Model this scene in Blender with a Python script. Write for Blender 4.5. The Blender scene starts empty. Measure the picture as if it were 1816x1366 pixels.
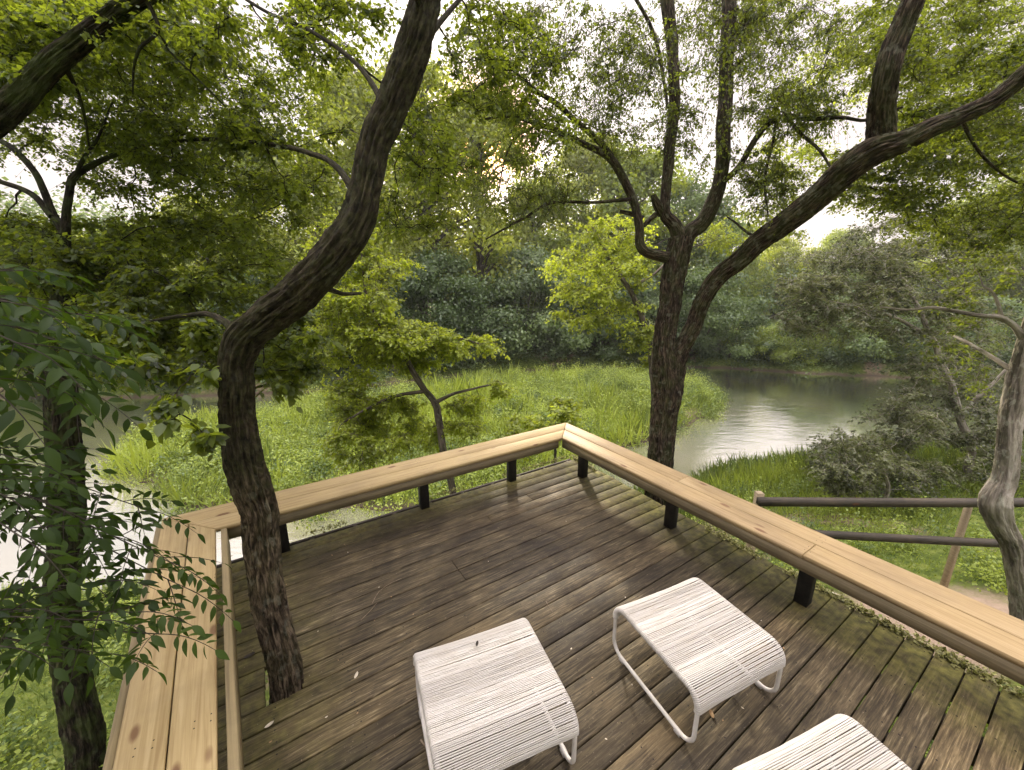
import bpy, math, numpy as np
from mathutils import Vector
RNG = np.random.default_rng(7)
S = bpy.context.scene
COL = S.collection
# ------------------------------------------------------------------ camera
F, PITCH, H = 710.0, math.radians(14.25), 2.4
CP, SP = math.cos(PITCH), math.sin(PITCH)
cam = bpy.data.cameras.new('camera'); camo = bpy.data.objects.new('camera', cam); COL.objects.link(camo)
cam.sensor_width = 36.0; cam.lens = 36.0 * F / 1816.0; cam.clip_start = 0.05; cam.clip_end = 3000
camo.location = (0, 0, H); camo.rotation_euler = (math.radians(90) - PITCH, 0, 0)
S.camera = camo
# ------------------------------------------------------------------ world, sun, exposure
SUN_AZ, SUN_EL = math.radians(-3.4), math.radians(17.5)
sun_dir = Vector((math.sin(SUN_AZ) * math.cos(SUN_EL), math.cos(SUN_AZ) * math.cos(SUN_EL), math.sin(SUN_EL)))
w = bpy.data.worlds.new('World'); S.world = w; w.use_nodes = True
nt = w.node_tree; N = nt.nodes; LK = nt.links; N.clear()
out = N.new('ShaderNodeOutputWorld'); bg = N.new('ShaderNodeBackground')
sky = N.new('ShaderNodeTexSky'); sky.sky_type = 'NISHITA'; sky.sun_disc = False
sky.sun_elevation = SUN_EL; sky.sun_rotation = SUN_AZ; sky.dust_density = 6.0; sky.air_density = 1.2
hs = N.new('ShaderNodeHueSaturation'); hs.inputs['Saturation'].default_value = 0.25
LK.new(sky.outputs[0], hs.inputs['Color'])
tc = N.new('ShaderNodeTexCoord')
dot = N.new('ShaderNodeVectorMath'); dot.operation = 'DOT_PRODUCT'; dot.inputs[1].default_value = sun_dir
LK.new(tc.outputs['Generated'], dot.inputs[0])
def wmath(op, a, b=None):
    m = N.new('ShaderNodeMath'); m.operation = op
    for i, v in enumerate((a, b)):
        if v is None: continue
        if isinstance(v, (int, float)): m.inputs[i].default_value = v
        else: LK.new(v, m.inputs[i])
    return m.outputs[0]
d01 = wmath('MAXIMUM', dot.outputs['Value'], 0.0)
g1 = wmath('POWER', d01, 3.0)       # broad hazy brightening towards the sun
g2 = wmath('POWER', d01, 500.0)     # tight glow
g3 = wmath('POWER', d01, 60.0)
def wcol(fac, rgb):
    m = N.new('ShaderNodeMix'); m.data_type = 'RGBA'; m.blend_type = 'MULTIPLY'; m.inputs[0].default_value = 1
    c = N.new('ShaderNodeCombineXYZ')
    for i in range(3): LK.new(fac, c.inputs[i])
    v = N.new('ShaderNodeVectorMath'); v.operation = 'MULTIPLY'; v.inputs[1].default_value = rgb
    LK.new(c.outputs[0], v.inputs[0]); return v.outputs[0]
def wadd(a, b):
    v = N.new('ShaderNodeVectorMath'); v.operation = 'ADD'
    for i, q in enumerate((a, b)):
        if isinstance(q, tuple): v.inputs[i].default_value = q
        else: LK.new(q, v.inputs[i])
    return v.outputs[0]
# soft cloud mottling of the overcast
cn = N.new('ShaderNodeTexNoise'); cn.inputs['Scale'].default_value = 2.2; cn.inputs['Detail'].default_value = 4
LK.new(tc.outputs['Generated'], cn.inputs['Vector'])
cm = N.new('ShaderNodeMapRange'); cm.inputs[3].default_value = 0.85; cm.inputs[4].default_value = 1.12
LK.new(cn.outputs[0], cm.inputs[0])
sz = N.new('ShaderNodeSeparateXYZ'); LK.new(tc.outputs['Generated'], sz.inputs[0])
zz = wmath('MAXIMUM', sz.outputs[2], 0.0)
z2 = wmath('MULTIPLY', zz, zz); zen = wmath('ADD', 0.85, wmath('MULTIPLY', wmath('MULTIPLY', z2, z2), 11.0))     # overcast: brightest overhead
base = wcol(wmath('MULTIPLY', cm.outputs[0], zen), (2.45, 2.18, 2.26))
tot = wadd(wadd(base, wcol(g1, (0.55, 0.45, 0.40))), wadd(wcol(g3, (1.3, 0.75, 0.35)), wcol(g2, (60.0, 20.0, 1.0))))
mx = N.new('ShaderNodeMix'); mx.data_type = 'RGBA'; mx.inputs[0].default_value = 0.93
LK.new(hs.outputs[0], mx.inputs['A']); LK.new(tot, mx.inputs['B'])
LK.new(mx.outputs['Result'], bg.inputs[0]); bg.inputs[1].default_value = 0.12
LK.new(bg.outputs[0], out.inputs[0])
sl = bpy.data.lights.new('sun', 'SUN'); sl.energy = 4.6; sl.angle = math.radians(5.0); sl.color = (1.0, 0.86, 0.66)
so = bpy.data.objects.new('sun', sl); COL.objects.link(so)
so.rotation_euler = (-sun_dir).to_track_quat('-Z', 'Y').to_euler()
S.view_settings.view_transform = 'Standard'; S.view_settings.look = 'None'
S.view_settings.gamma = 1; S.view_settings.exposure = 1.52; S.view_settings.use_curve_mapping = False
S.cycles.max_bounces = 8; S.cycles.diffuse_bounces = 4; S.cycles.glossy_bounces = 3
S.cycles.transmission_bounces = 5; S.cycles.transparent_max_bounces = 6; S.cycles.volume_bounces = 0
S.cycles.caustics_reflective = False; S.cycles.caustics_refractive = False
S.cycles.use_denoising = True; S.cycles.sample_clamp_indirect = 6

# ------------------------------------------------------------------ coordinates
def T(px, py, d):
    """point seen at photo pixel (px, py) at axis depth d (metres)"""
    x = (px - 908) / F; y = -(py - 683) / F
    return np.array([x * d, (CP + y * SP) * d, H + (-SP + y * CP) * d])
AU = math.radians(57.1)
UD = np.array([math.sin(AU), math.cos(AU)]); VD = np.array([-math.cos(AU), math.sin(AU)])
def UV(u, v, z=0.0):
    p = UD * u + VD * v
    return (p[0], p[1], z)

# ------------------------------------------------------------------ numpy noise
def _hash(ix, iy, iz, seed):
    h = (ix * 374761393 + iy * 668265263 + iz * 1442695041 + seed * 974634777) & 0xffffffff
    h = ((h ^ (h >> 13)) * 1274126177) & 0xffffffff
    return ((h ^ (h >> 16)) & 0xffff) / 65535.0
def noise3(p, seed=0):
    p = np.asarray(p, float); i = np.floor(p).astype(np.int64); f = p - i; f = f * f * (3 - 2 * f)
    r = 0
    for dx in (0, 1):
        for dy in (0, 1):
            for dz in (0, 1):
                wgt = (f[..., 0] if dx else 1 - f[..., 0]) * (f[..., 1] if dy else 1 - f[..., 1]) * (f[..., 2] if dz else 1 - f[..., 2])
                r = r + wgt * _hash(i[..., 0] + dx, i[..., 1] + dy, i[..., 2] + dz, seed)
    return r
def fbm(p, oct=4, seed=0):
    a, s, t = 0.5, 0, 0
    p = np.asarray(p, float)
    for k in range(oct):
        s = s + a * noise3(p * 2 ** k, seed + k); t += a; a *= 0.5
    return s / t

# ------------------------------------------------------------------ materials
def mat(name):
    m = bpy.data.materials.new(name); m.use_nodes = True
    n = m.node_tree.nodes; n.clear()
    return m, n, m.node_tree.links
def node(n, t, **kw):
    x = n.new(t)
    for k, v in kw.items(): setattr(x, k, v)
    return x
def ramp(n, l, fac, stops):
    r = n.new('ShaderNodeValToRGB'); e = r.color_ramp.elements
    while len(e) < len(stops): e.new(0.5)
    for i, (p, c) in enumerate(stops):
        e[i].position = p; e[i].color = (*c, 1)
    l.new(fac, r.inputs[0]); return r.outputs[0]
def noise(n, l, vec, scale, detail=4, rough=0.55, dist=0.0):
    x = n.new('ShaderNodeTexNoise'); x.inputs['Scale'].default_value = scale; x.inputs['Detail'].default_value = detail
    x.inputs['Roughness'].default_value = rough; x.inputs['Distortion'].default_value = dist
    if vec is not None: l.new(vec, x.inputs['Vector'])
    return x.outputs['Fac']
def scalevec(n, l, vec, s):
    x = n.new('ShaderNodeMapping'); x.inputs['Scale'].default_value = s; l.new(vec, x.inputs['Vector']); return x.outputs[0]
def mixc(n, l, f, a, b, mode='MIX'):
    x = n.new('ShaderNodeMix'); x.data_type = 'RGBA'; x.blend_type = mode
    for key, v in ((0, f), ('A', a), ('B', b)):
        if isinstance(v, (int, float)): x.inputs[key].default_value = v
        elif isinstance(v, tuple): x.inputs[key].default_value = (*v, 1)
        else: l.new(v, x.inputs[key])
    return x.outputs['Result']
def mth(n, l, op, a, b=0.0):
    x = n.new('ShaderNodeMath'); x.operation = op
    for i, v in enumerate((a, b)):
        if isinstance(v, (int, float)): x.inputs[i].default_value = v
        else: l.new(v, x.inputs[i])
    return x.outputs[0]
def maprange(n, l, v, a, b, c=0.0, d=1.0):
    x = n.new('ShaderNodeMapRange'); l.new(v, x.inputs[0])
    for i, q in enumerate((a, b, c, d)): x.inputs[i + 1].default_value = q
    return x.outputs[0]
def attr(n, name, o='Fac'):
    x = n.new('ShaderNodeAttribute'); x.attribute_name = name; return x.outputs[o]
def bump(n, l, h, strength, dist=0.01):
    x = n.new('ShaderNodeBump'); x.inputs['Strength'].default_value = strength; x.inputs['Distance'].default_value = dist
    l.new(h, x.inputs['Height']); return x.outputs[0]
def principled(n, l, color, rough=0.7, normal=None, spec=0.5, metallic=0.0):
    p = n.new('ShaderNodeBsdfPrincipled'); o = n.new('ShaderNodeOutputMaterial')
    if isinstance(color, tuple): p.inputs['Base Color'].default_value = (*color, 1)
    else: l.new(color, p.inputs['Base Color'])
    if isinstance(rough, (int, float)): p.inputs['Roughness'].default_value = rough
    else: l.new(rough, p.inputs['Roughness'])
    p.inputs['Specular IOR Level'].default_value = spec; p.inputs['Metallic'].default_value = metallic
    if normal is not None: l.new(normal, p.inputs['Normal'])
    l.new(p.outputs[0], o.inputs[0]); return p

def leaf_mat(name, dark, light, trans, tfac=0.45, rough=0.5, gloss=0.03):
    m, n, l = mat(name)
    t = attr(n, 'tint')
    c = mixc(n, l, t, dark, light)
    d = n.new('ShaderNodeBsdfDiffuse'); l.new(c, d.inputs[0])
    tr = n.new('ShaderNodeBsdfTranslucent')
    tcol = mixc(n, l, t, tuple(x * 0.35 for x in trans), trans); l.new(tcol, tr.inputs[0])
    g = n.new('ShaderNodeBsdfGlossy'); g.inputs['Roughness'].default_value = rough; g.inputs['Color'].default_value = (0.9, 0.95, 1, 1)
    m1 = n.new('ShaderNodeMixShader'); m1.inputs[0].default_value = tfac; l.new(d.outputs[0], m1.inputs[1]); l.new(tr.outputs[0], m1.inputs[2])
    m2 = n.new('ShaderNodeMixShader'); m2.inputs[0].default_value = gloss; l.new(m1.outputs[0], m2.inputs[1]); l.new(g.outputs[0], m2.inputs[2])
    o = n.new('ShaderNodeOutputMaterial'); l.new(m2.outputs[0], o.inputs[0]); return m
M = {}
M['elm']    = leaf_mat('elm_leaf',    (0.018, 0.032, 0.006), (0.11, 0.155, 0.020), (0.45, 0.57, 0.032), 0.48)
M['elm2']   = leaf_mat('elm_leaf_thin', (0.020, 0.032, 0.008), (0.09, 0.125, 0.020), (0.38, 0.48, 0.03), 0.42)
M['shrub']  = leaf_mat('compound_leaf', (0.012, 0.028, 0.005), (0.058, 0.096, 0.018), (0.14, 0.25, 0.016), 0.35, 0.42, 0.012)
M['lime']   = leaf_mat('lime_leaf',   (0.14, 0.19, 0.016), (0.33, 0.39, 0.028), (0.62, 0.74, 0.04), 0.5)
M['green']  = leaf_mat('green_leaf',  (0.07, 0.11, 0.018), (0.21, 0.28, 0.03), (0.44, 0.54, 0.04), 0.45)
M['pale']   = leaf_mat('pale_leaf',   (0.13, 0.17, 0.025), (0.30, 0.36, 0.04), (0.58, 0.66, 0.06), 0.5)
M['dark']   = leaf_mat('dark_leaf',   (0.030, 0.060, 0.018), (0.12, 0.18, 0.05), (0.20, 0.32, 0.05), 0.38)
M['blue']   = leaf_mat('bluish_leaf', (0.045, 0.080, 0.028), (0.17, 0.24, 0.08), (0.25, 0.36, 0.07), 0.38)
M['olive']  = leaf_mat('olive_leaf',  (0.048, 0.058, 0.026), (0.15, 0.17, 0.065), (0.26, 0.30, 0.08), 0.4)
M['grass']  = leaf_mat('grass_blade', (0.06, 0.12, 0.03), (0.38, 0.47, 0.07), (0.50, 0.60, 0.06), 0.4)

def bark_mat(name, c0, c1, c2, moss=0.0, lichen=0.0, freq=58, high=0.0):
    m, n, l = mat(name)
    v = attr(n, 'barkco', 'Vector')
    vs = scalevec(n, l, v, (1, 1, 0.2))
    f1 = noise(n, l, vs, freq, 6, 0.65, 0.5)
    f2 = noise(n, l, v, 5, 4, 0.6)
    f3 = noise(n, l, v, 90, 3, 0.6)
    col = ramp(n, l, f1, [(0.38, c0), (0.50, c1), (0.64, c2)])
    col = mixc(n, l, maprange(n, l, f2, 0.45, 0.75, 0, 0.35), col, c1)
    if lichen: col = mixc(n, l, maprange(n, l, noise(n, l, v, 14, 3), 0.58, 0.66, 0, lichen), col, (0.42, 0.43, 0.36))
    if moss: col = mixc(n, l, maprange(n, l, noise(n, l, v, 7, 4), 0.42, 0.6, 0, moss), col, (0.06, 0.085, 0.02))
    if high:      # moss mottling plus painted-in shade, darkening the upper limbs with height
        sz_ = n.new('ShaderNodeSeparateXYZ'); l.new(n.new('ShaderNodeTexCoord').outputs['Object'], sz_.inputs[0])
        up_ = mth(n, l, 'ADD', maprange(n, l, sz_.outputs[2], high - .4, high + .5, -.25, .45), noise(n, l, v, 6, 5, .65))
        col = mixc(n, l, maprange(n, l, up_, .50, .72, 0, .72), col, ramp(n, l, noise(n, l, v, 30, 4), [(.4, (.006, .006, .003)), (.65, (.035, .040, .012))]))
    hgt = mth(n, l, 'ADD', f1, mth(n, l, 'MULTIPLY', f3, 0.25))
    principled(n, l, col, 0.88, bump(n, l, hgt, 1.0, 0.02), 0.2); return m
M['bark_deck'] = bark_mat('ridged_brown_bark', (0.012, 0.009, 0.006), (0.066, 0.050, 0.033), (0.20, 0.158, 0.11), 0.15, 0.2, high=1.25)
M['bark_fork'] = bark_mat('brown_bark', (0.007, 0.005, 0.004), (0.036, 0.027, 0.018), (0.13, 0.10, 0.07), 0.3, 0.2)
M['bark_dark'] = bark_mat('dark_mossy_bark', (0.005, 0.004, 0.003), (0.018, 0.015, 0.009), (0.06, 0.048, 0.03), 0.6, 0.1)
M['bark_pale'] = bark_mat('pale_smooth_bark', (0.09, 0.08, 0.062), (0.25, 0.225, 0.18), (0.46, 0.43, 0.36), 0.25, 0.5, 12)
M['bark_far']  = bark_mat('grey_brown_bark', (0.03, 0.025, 0.02), (0.09, 0.075, 0.06), (0.18, 0.15, 0.12), 0.2, 0.2, 12)

def wood_deck():
    m, n, l = mat('weathered_deck_board')
    tcn = n.new('ShaderNodeTexCoord'); v = tcn.outputs['Object']
    r = attr(n, 'tint')
    off = n.new('ShaderNodeVectorMath'); off.operation = 'ADD'; l.new(v, off.inputs[0])
    cmb = n.new('ShaderNodeCombineXYZ'); l.new(mth(n, l, 'MULTIPLY', r, 37.0), cmb.inputs[0]); l.new(mth(n, l, 'MULTIPLY', r, 11.0), cmb.inputs[2]); l.new(cmb.outputs[0], off.inputs[1])
    g = noise(n, l, scalevec(n, l, off.outputs[0], (1.6, 30, 1)), 3.2, 6, 0.65, 0.5)      # grain along the board
    fine = noise(n, l, scalevec(n, l, off.outputs[0], (5, 120, 1)), 3.0, 4, 0.7)
    blot = noise(n, l, v, 1.5, 5, 0.6, 0.3)
    mott = noise(n, l, scalevec(n, l, off.outputs[0], (1.0, 3.0, 1)), 5.0, 6, 0.7, 0.4)
    col = ramp(n, l, g, [(0.30, (0.020, 0.015, 0.009)), (0.46, (0.068, 0.053, 0.031)), (0.58, (0.14, 0.112, 0.068)), (0.72, (0.32, 0.275, 0.19))])
    col = mixc(n, l, maprange(n, l, mott, 0.45, 0.68, 0, 0.75), col, (0.032, 0.025, 0.015))
    col = mixc(n, l, maprange(n, l, fine, 0.60, 0.80, 0, 0.45), col, (0.30, 0.25, 0.19))
    col = mixc(n, l, maprange(n, l, blot, 0.5, 0.72, 0, 0.55), col, (0.16, 0.125, 0.075))
    col = mixc(n, l, 1.0, col, ramp(n, l, r, [(0, (0.58, 0.57, 0.53)), (0.5, (0.93, 0.92, 0.86)), (1, (1.15, 1.10, 0.98))]), 'MULTIPLY')
    # algae towards the outer edges of the deck (object x = u, y = v)
    sp = n.new('ShaderNodeSeparateXYZ'); l.new(v, sp.inputs[0])
    eu = maprange(n, l, sp.outputs[0], 2.95, 3.45); ev = maprange(n, l, sp.outputs[1], 3.55, 3.95); el = maprange(n, l, sp.outputs[0], 0.3, -0.4)
    e = mth(n, l, 'MAXIMUM', mth(n, l, 'MAXIMUM', eu, ev), mth(n, l, 'MULTIPLY', el, 0.55))
    en = mth(n, l, 'MULTIPLY', e, maprange(n, l, noise(n, l, v, 6, 5, 0.65), 0.3, 0.55, 0.15, 1.0))
    col = mixc(n, l, en, col, ramp(n, l, noise(n, l, v, 18, 4), [(0.35, (0.055, 0.055, 0.012)), (0.65, (0.19, 0.18, 0.045))]))
    big = noise(n, l, v, 0.55, 5, 0.7, 0.6)
    col = mixc(n, l, 1.0, col, ramp(n, l, big, [(0.38, (0.50, 0.48, 0.46)), (0.5, (0.95, 0.95, 0.92)), (0.62, (1.6, 1.58, 1.48))]), 'MULTIPLY')
    col = mixc(n, l, maprange(n, l, r, -.6, -.4, 1, 0), col, (0.012, 0.010, 0.009))
    spk = maprange(n, l, noise(n, l, v, 55, 3, 0.7), 0.66, 0.74, 0, 0.7)
    col = mixc(n, l, spk, col, (0.36, 0.31, 0.23))
    hgt = mth(n, l, 'ADD', g, mth(n, l, 'MULTIPLY', fine, 0.5))
    rough = maprange(n, l, blot, 0.3, 0.7, 0.6, 0.85)
    principled(n, l, col, rough, bump(n, l, hgt, 0.7, 0.004), 0.35); return m
M['deck'] = wood_deck()
def pine(name, a, b, c, grey=0.0, stain=0.3):
    m, n, l = mat(name)
    tcn = n.new('ShaderNodeTexCoord'); v = tcn.outputs['Object']; r = attr(n, 'tint')
    off = n.new('ShaderNodeVectorMath'); off.operation = 'ADD'; l.new(attr(n, 'grain', 'Vector'), off.inputs[0])
    cmb = n.new('ShaderNodeCombineXYZ'); l.new(mth(n, l, 'MULTIPLY', r, 31.0), cmb.inputs[0]); l.new(mth(n, l, 'MULTIPLY', r, 17.0), cmb.inputs[1]); l.new(cmb.outputs[0], off.inputs[1])
    gv = off.outputs[0]
    g = noise(n, l, scalevec(n, l, gv, (0.5, 16, 16)), 3.0, 5, 0.6, 1.2)
    f = noise(n, l, scalevec(n, l, gv, (3, 90, 90)), 3.0, 3, 0.6)
    col = ramp(n, l, g, [(0.3, c), (0.5, b), (0.7, a)])
    col = mixc(n, l, maprange(n, l, f, 0.5, 0.75, 0, 0.3), col, c)
    vo = n.new('ShaderNodeTexVoronoi'); vo.inputs['Scale'].default_value = 1.0; l.new(scalevec(n, l, gv, (2.2, 5.5, 5.5)), vo.inputs['Vector'])
    knot = maprange(n, l, vo.outputs['Distance'], 0.07, 0.13, 1, 0)
    col = mixc(n, l, mth(n, l, 'MULTIPLY', knot, 0.8), col, (0.14, 0.06, 0.03))
    st = maprange(n, l, noise(n, l, v, 2.3, 5, 0.6, 0.4), 0.45, 0.7, 0, stain)
    col = mixc(n, l, st, col, (0.20, 0.15, 0.09))
    col = mixc(n, l, maprange(n, l, r, -.6, -.4, 1, 0), col, (0.03, 0.022, 0.016))
    if grey: col = mixc(n, l, maprange(n, l, noise(n, l, v, 5, 5, 0.65), 0.3, 0.6, grey * 0.4, grey), col, (0.10, 0.095, 0.060))
    principled(n, l, col, 0.62, bump(n, l, g, 0.25, 0.003), 0.3); return m
M['pine'] = pine('new_pine_board', (0.52, 0.41, 0.22), (0.455, 0.35, 0.17), (0.34, 0.245, 0.115))
M['pine_worn'] = pine('sun_worn_pine_board', (0.43, 0.33, 0.185), (0.37, 0.275, 0.14), (0.26, 0.185, 0.09), 0.0, 0.45)
M['fascia'] = pine('weathered_fascia', (0.40, 0.33, 0.21), (0.30, 0.245, 0.15), (0.17, 0.14, 0.09), 0.4)
M['fascia_l'] = pine('greenish_treated_board', (0.42, 0.33, 0.17), (0.34, 0.27, 0.14), (0.22, 0.17, 0.09), 0.35)
M['rail'] = pine('weathered_rail', (0.13, 0.11, 0.08), (0.08, 0.07, 0.05), (0.035, 0.03, 0.022), 0.3)
M['rail_dark'] = pine('blackened_rail', (0.085, 0.072, 0.058), (0.045, 0.038, 0.03), (0.02, 0.017, 0.013), 0.2)
M['rail'] = pine('weathered_fence_post', (0.50, 0.42, 0.28), (0.42, 0.34, 0.22), (0.28, 0.22, 0.14), 0.1)
def plain(name, c1, c2, scale, rough=0.7, b=0.3, spec=0.4, dist=0.004):
    m, n, l = mat(name)
    v = n.new('ShaderNodeTexCoord').outputs['Object']; f = noise(n, l, v, scale, 5, 0.6)
    principled(n, l, ramp(n, l, f, [(0.35, c1), (0.65, c2)]), rough, bump(n, l, f, b, dist), spec); return m
M['post'] = plain('blackened_post', (0.006, 0.006, 0.006), (0.022, 0.020, 0.016), 14)
M['joist'] = plain('dark_joist', (0.03, 0.024, 0.016), (0.07, 0.055, 0.038), 8)
M['frame'] = plain('white_painted_steel', (0.58, 0.56, 0.52), (0.72, 0.70, 0.66), 9, 0.4, 0.05)
M['foot'] = plain('clear_plastic_foot', (0.35, 0.34, 0.31), (0.5, 0.49, 0.46), 9, 0.4, 0.05)
def cord_mat():
    m, n, l = mat('white_vinyl_cord')
    v = n.new('ShaderNodeTexCoord').outputs['Object']; t = attr(n, 'tint')
    c = ramp(n, l, t, [(0.0, (0.44, 0.425, 0.395)), (0.5, (0.54, 0.525, 0.49)), (1, (0.64, 0.625, 0.575))])
    d = maprange(n, l, noise(n, l, scalevec(n, l, v, (3, 9, 9)), 3, 5, 0.65), 0.40, 0.72, 0, 0.55)
    c = mixc(n, l, d, c, (0.42, 0.38, 0.31))
    principled(n, l, c, 0.5, None, 0.4); return m
M['cord'] = cord_mat()
M['litter'] = plain('dry_leaf', (0.22, 0.12, 0.05), (0.50, 0.36, 0.20), 20)
M['litter_pale'] = plain('pale_dry_leaf', (0.45, 0.40, 0.30), (0.68, 0.62, 0.50), 20)
M['twig'] = plain('dry_twig', (0.10, 0.07, 0.045), (0.30, 0.24, 0.17), 30)
M['dark_litter'] = plain('blackened_leaf', (0.015, 0.012, 0.008), (0.05, 0.04, 0.03), 30)
def moss_mat():
    return leaf_mat('moss_tuft', (0.12, 0.12, 0.025), (0.46, 0.45, 0.17), (0.30, 0.34, 0.05), 0.2)
M['moss'] = moss_mat()
def ground_mat():
    m, n, l = mat('bank_soil_and_grass')
    v = n.new('ShaderNodeTexCoord').outputs['Object']
    a = noise(n, l, v, 0.35, 6, 0.65); b = noise(n, l, v, 6, 5, 0.7)
    g = ramp(n, l, b, [(0.3, (0.035, 0.055, 0.012)), (0.5, (0.09, 0.125, 0.025)), (0.7, (0.18, 0.21, 0.05))])
    s = ramp(n, l, b, [(0.3, (0.12, 0.085, 0.055)), (0.7, (0.34, 0.26, 0.19))])
    col = mixc(n, l, maprange(n, l, a, 0.56, 0.64, 0, 0.9), g, s)
    # bare path by the rail fence
    sep = n.new('ShaderNodeSeparateXYZ'); l.new(v, sep.inputs[0])
    col = mixc(n, l, maprange(n, l, sep.outputs[2], ZW + .04, ZW + .22, 1, 0), col, (0.10, 0.078, 0.055))
    dx = mth(n, l, 'SUBTRACT', sep.outputs[0], 5.6); dy = mth(n, l, 'SUBTRACT', sep.outputs[1], 4.2)
    dd = mth(n, l, 'SQRT', mth(n, l, 'ADD', mth(n, l, 'MULTIPLY', dx, dx), mth(n, l, 'MULTIPLY', mth(n, l, 'MULTIPLY', dy, dy), 2.0)))
    dd = mth(n, l, 'ADD', dd, mth(n, l, 'MULTIPLY', b, 0.8))
    col = mixc(n, l, maprange(n, l, dd, 1.3, 1.8, 1, 0), col, (0.36, 0.28, 0.20))
    principled(n, l, col, 0.95, bump(n, l, b, 0.8, 0.08), 0.1); return m
ZW = -4.6
M['ground'] = ground_mat()
def water_mat():
    m, n, l = mat('murky_river_water')
    v = n.new('ShaderNodeTexCoord').outputs['Object']
    mp = n.new('ShaderNodeMapping'); mp.inputs['Rotation'].default_value = (0, 0, math.radians(-25)); mp.inputs['Scale'].default_value = (0.9, 2.6, 1); l.new(v, mp.inputs['Vector'])
    a = noise(n, l, mp.outputs[0], 1.1, 5, 0.55, 0.8); b = noise(n, l, mp.outputs[0], 5.0, 4, 0.6, 0.4); c = noise(n, l, v, 0.12, 3)
    rip = maprange(n, l, c, 0.42, 0.62, 0.15, 1.0)
    hgt = mth(n, l, 'MULTIPLY', mth(n, l, 'ADD', a, mth(n, l, 'MULTIPLY', b, 0.25)), rip)
    col = ramp(n, l, noise(n, l, v, 0.18, 4), [(0.35, (0.15, 0.17, 0.105)), (0.65, (0.27, 0.26, 0.18))])
    nb = bump(n, l, hgt, 0.4, 0.05)
    df = n.new('ShaderNodeBsdfDiffuse'); l.new(col, df.inputs[0])
    gl = n.new('ShaderNodeBsdfGlossy'); gl.inputs['Roughness'].default_value = 0.05; gl.inputs['Color'].default_value = (1, 1, 1, 1); l.new(nb, gl.inputs['Normal'])
    fr = n.new('ShaderNodeFresnel'); fr.inputs['IOR'].default_value = 1.33; l.new(nb, fr.inputs['Normal'])
    fac = mth(n, l, 'MINIMUM', mth(n, l, 'ADD', mth(n, l, 'MULTIPLY', fr.outputs[0], 2.6), 0.28), 0.96)
    ms = n.new('ShaderNodeMixShader'); l.new(fac, ms.inputs[0]); l.new(df.outputs[0], ms.inputs[1]); l.new(gl.outputs[0], ms.inputs[2])
    o = n.new('ShaderNodeOutputMaterial'); l.new(ms.outputs[0], o.inputs[0])
    return m
M['water'] = water_mat()

# ------------------------------------------------------------------ mesh helpers
def build(name, V, faces, m, parent=None, attrs=None, smooth=False, vecattrs=None, link=True):
    """V (n,3); faces: list of int arrays (k,3) or (k,4)"""
    me = bpy.data.meshes.new(name)
    V = np.ascontiguousarray(V, dtype=np.float32)
    me.vertices.add(len(V)); me.vertices.foreach_set('co', V.ravel())
    faces = [np.asarray(f, dtype=np.int32) for f in faces if len(f)]
    loops = np.concatenate([f.ravel() for f in faces]); sizes = np.concatenate([np.full(len(f), f.shape[1], np.int32) for f in faces])
    starts = np.concatenate([[0], np.cumsum(sizes)[:-1]]).astype(np.int32)
    me.loops.add(len(loops)); me.loops.foreach_set('vertex_index', loops)
    me.polygons.add(len(sizes)); me.polygons.foreach_set('loop_start', starts); me.polygons.foreach_set('loop_total', sizes)
    if smooth: me.polygons.foreach_set('use_smooth', np.ones(len(sizes), bool))
    for k, a in (attrs or {}).items():
        at = me.attributes.new(k, 'FLOAT', 'POINT'); at.data.foreach_set('value', np.ascontiguousarray(a, np.float32))
    for k, a in (vecattrs or {}).items():
        at = me.attributes.new(k, 'FLOAT_VECTOR', 'POINT'); at.data.foreach_set('vector', np.ascontiguousarray(a, np.float32).ravel())
    me.update(calc_edges=True); me.validate()
    me.materials.append(m)
    o = bpy.data.objects.new(name, me)
    if link: COL.objects.link(o)
    if parent is not None: o.parent = parent
    return o
def tag(o, label=None, cat=None, group=None, kind=None):
    if label: o['label'] = label
    if cat: o['category'] = cat
    if group: o['group'] = group
    if kind: o['kind'] = kind
    return o
def empty(name, loc=(0, 0, 0), rz=0.0):
    o = bpy.data.objects.new(name, None); COL.objects.link(o); o.location = tuple(float(c) for c in loc); o.rotation_euler = (0, 0, rz); o.empty_display_size = 0.2
    return o
def copy_tree(o, parent=None):
    c = o.copy(); COL.objects.link(c)
    if parent is not None: c.parent = parent
    for ch in [x for x in bpy.data.objects if x.parent == o]: copy_tree(ch, c)
    return c
class Acc:
    """accumulates geometry for one mesh"""
    def __init__(s): s.V = []; s.F3 = []; s.F4 = []; s.T = []; s.B = []; s.G = []; s.n = 0
    def add(s, V, F, t=0.5, b=None, g=None):
        V = np.asarray(V, float).reshape(-1, 3); F = np.asarray(F, np.int64)
        if len(V) == 0: return
        (s.F3 if F.shape[1] == 3 else s.F4).append(F + s.n)
        s.V.append(V); s.T.append(np.broadcast_to(np.asarray(t, float), (len(V),)))
        s.B.append(V if b is None else b); s.G.append(V if g is None else g); s.n += len(V)
    def build(s, name, m, parent=None, smooth=False, bark=False, grain=False, link=True):
        fs = []
        if s.F3: fs.append(np.concatenate(s.F3))
        if s.F4: fs.append(np.concatenate(s.F4))
        va = {}
        if bark: va['barkco'] = np.concatenate(s.B)
        if grain: va['grain'] = np.concatenate(s.G)
        return build(name, np.concatenate(s.V), fs, m, parent, {'tint': np.concatenate(s.T)}, smooth, va, link)
BOXF = np.array([[0, 3, 2, 1], [4, 5, 6, 7], [0, 1, 5, 4], [1, 2, 6, 5], [2, 3, 7, 6], [3, 0, 4, 7]])
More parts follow.
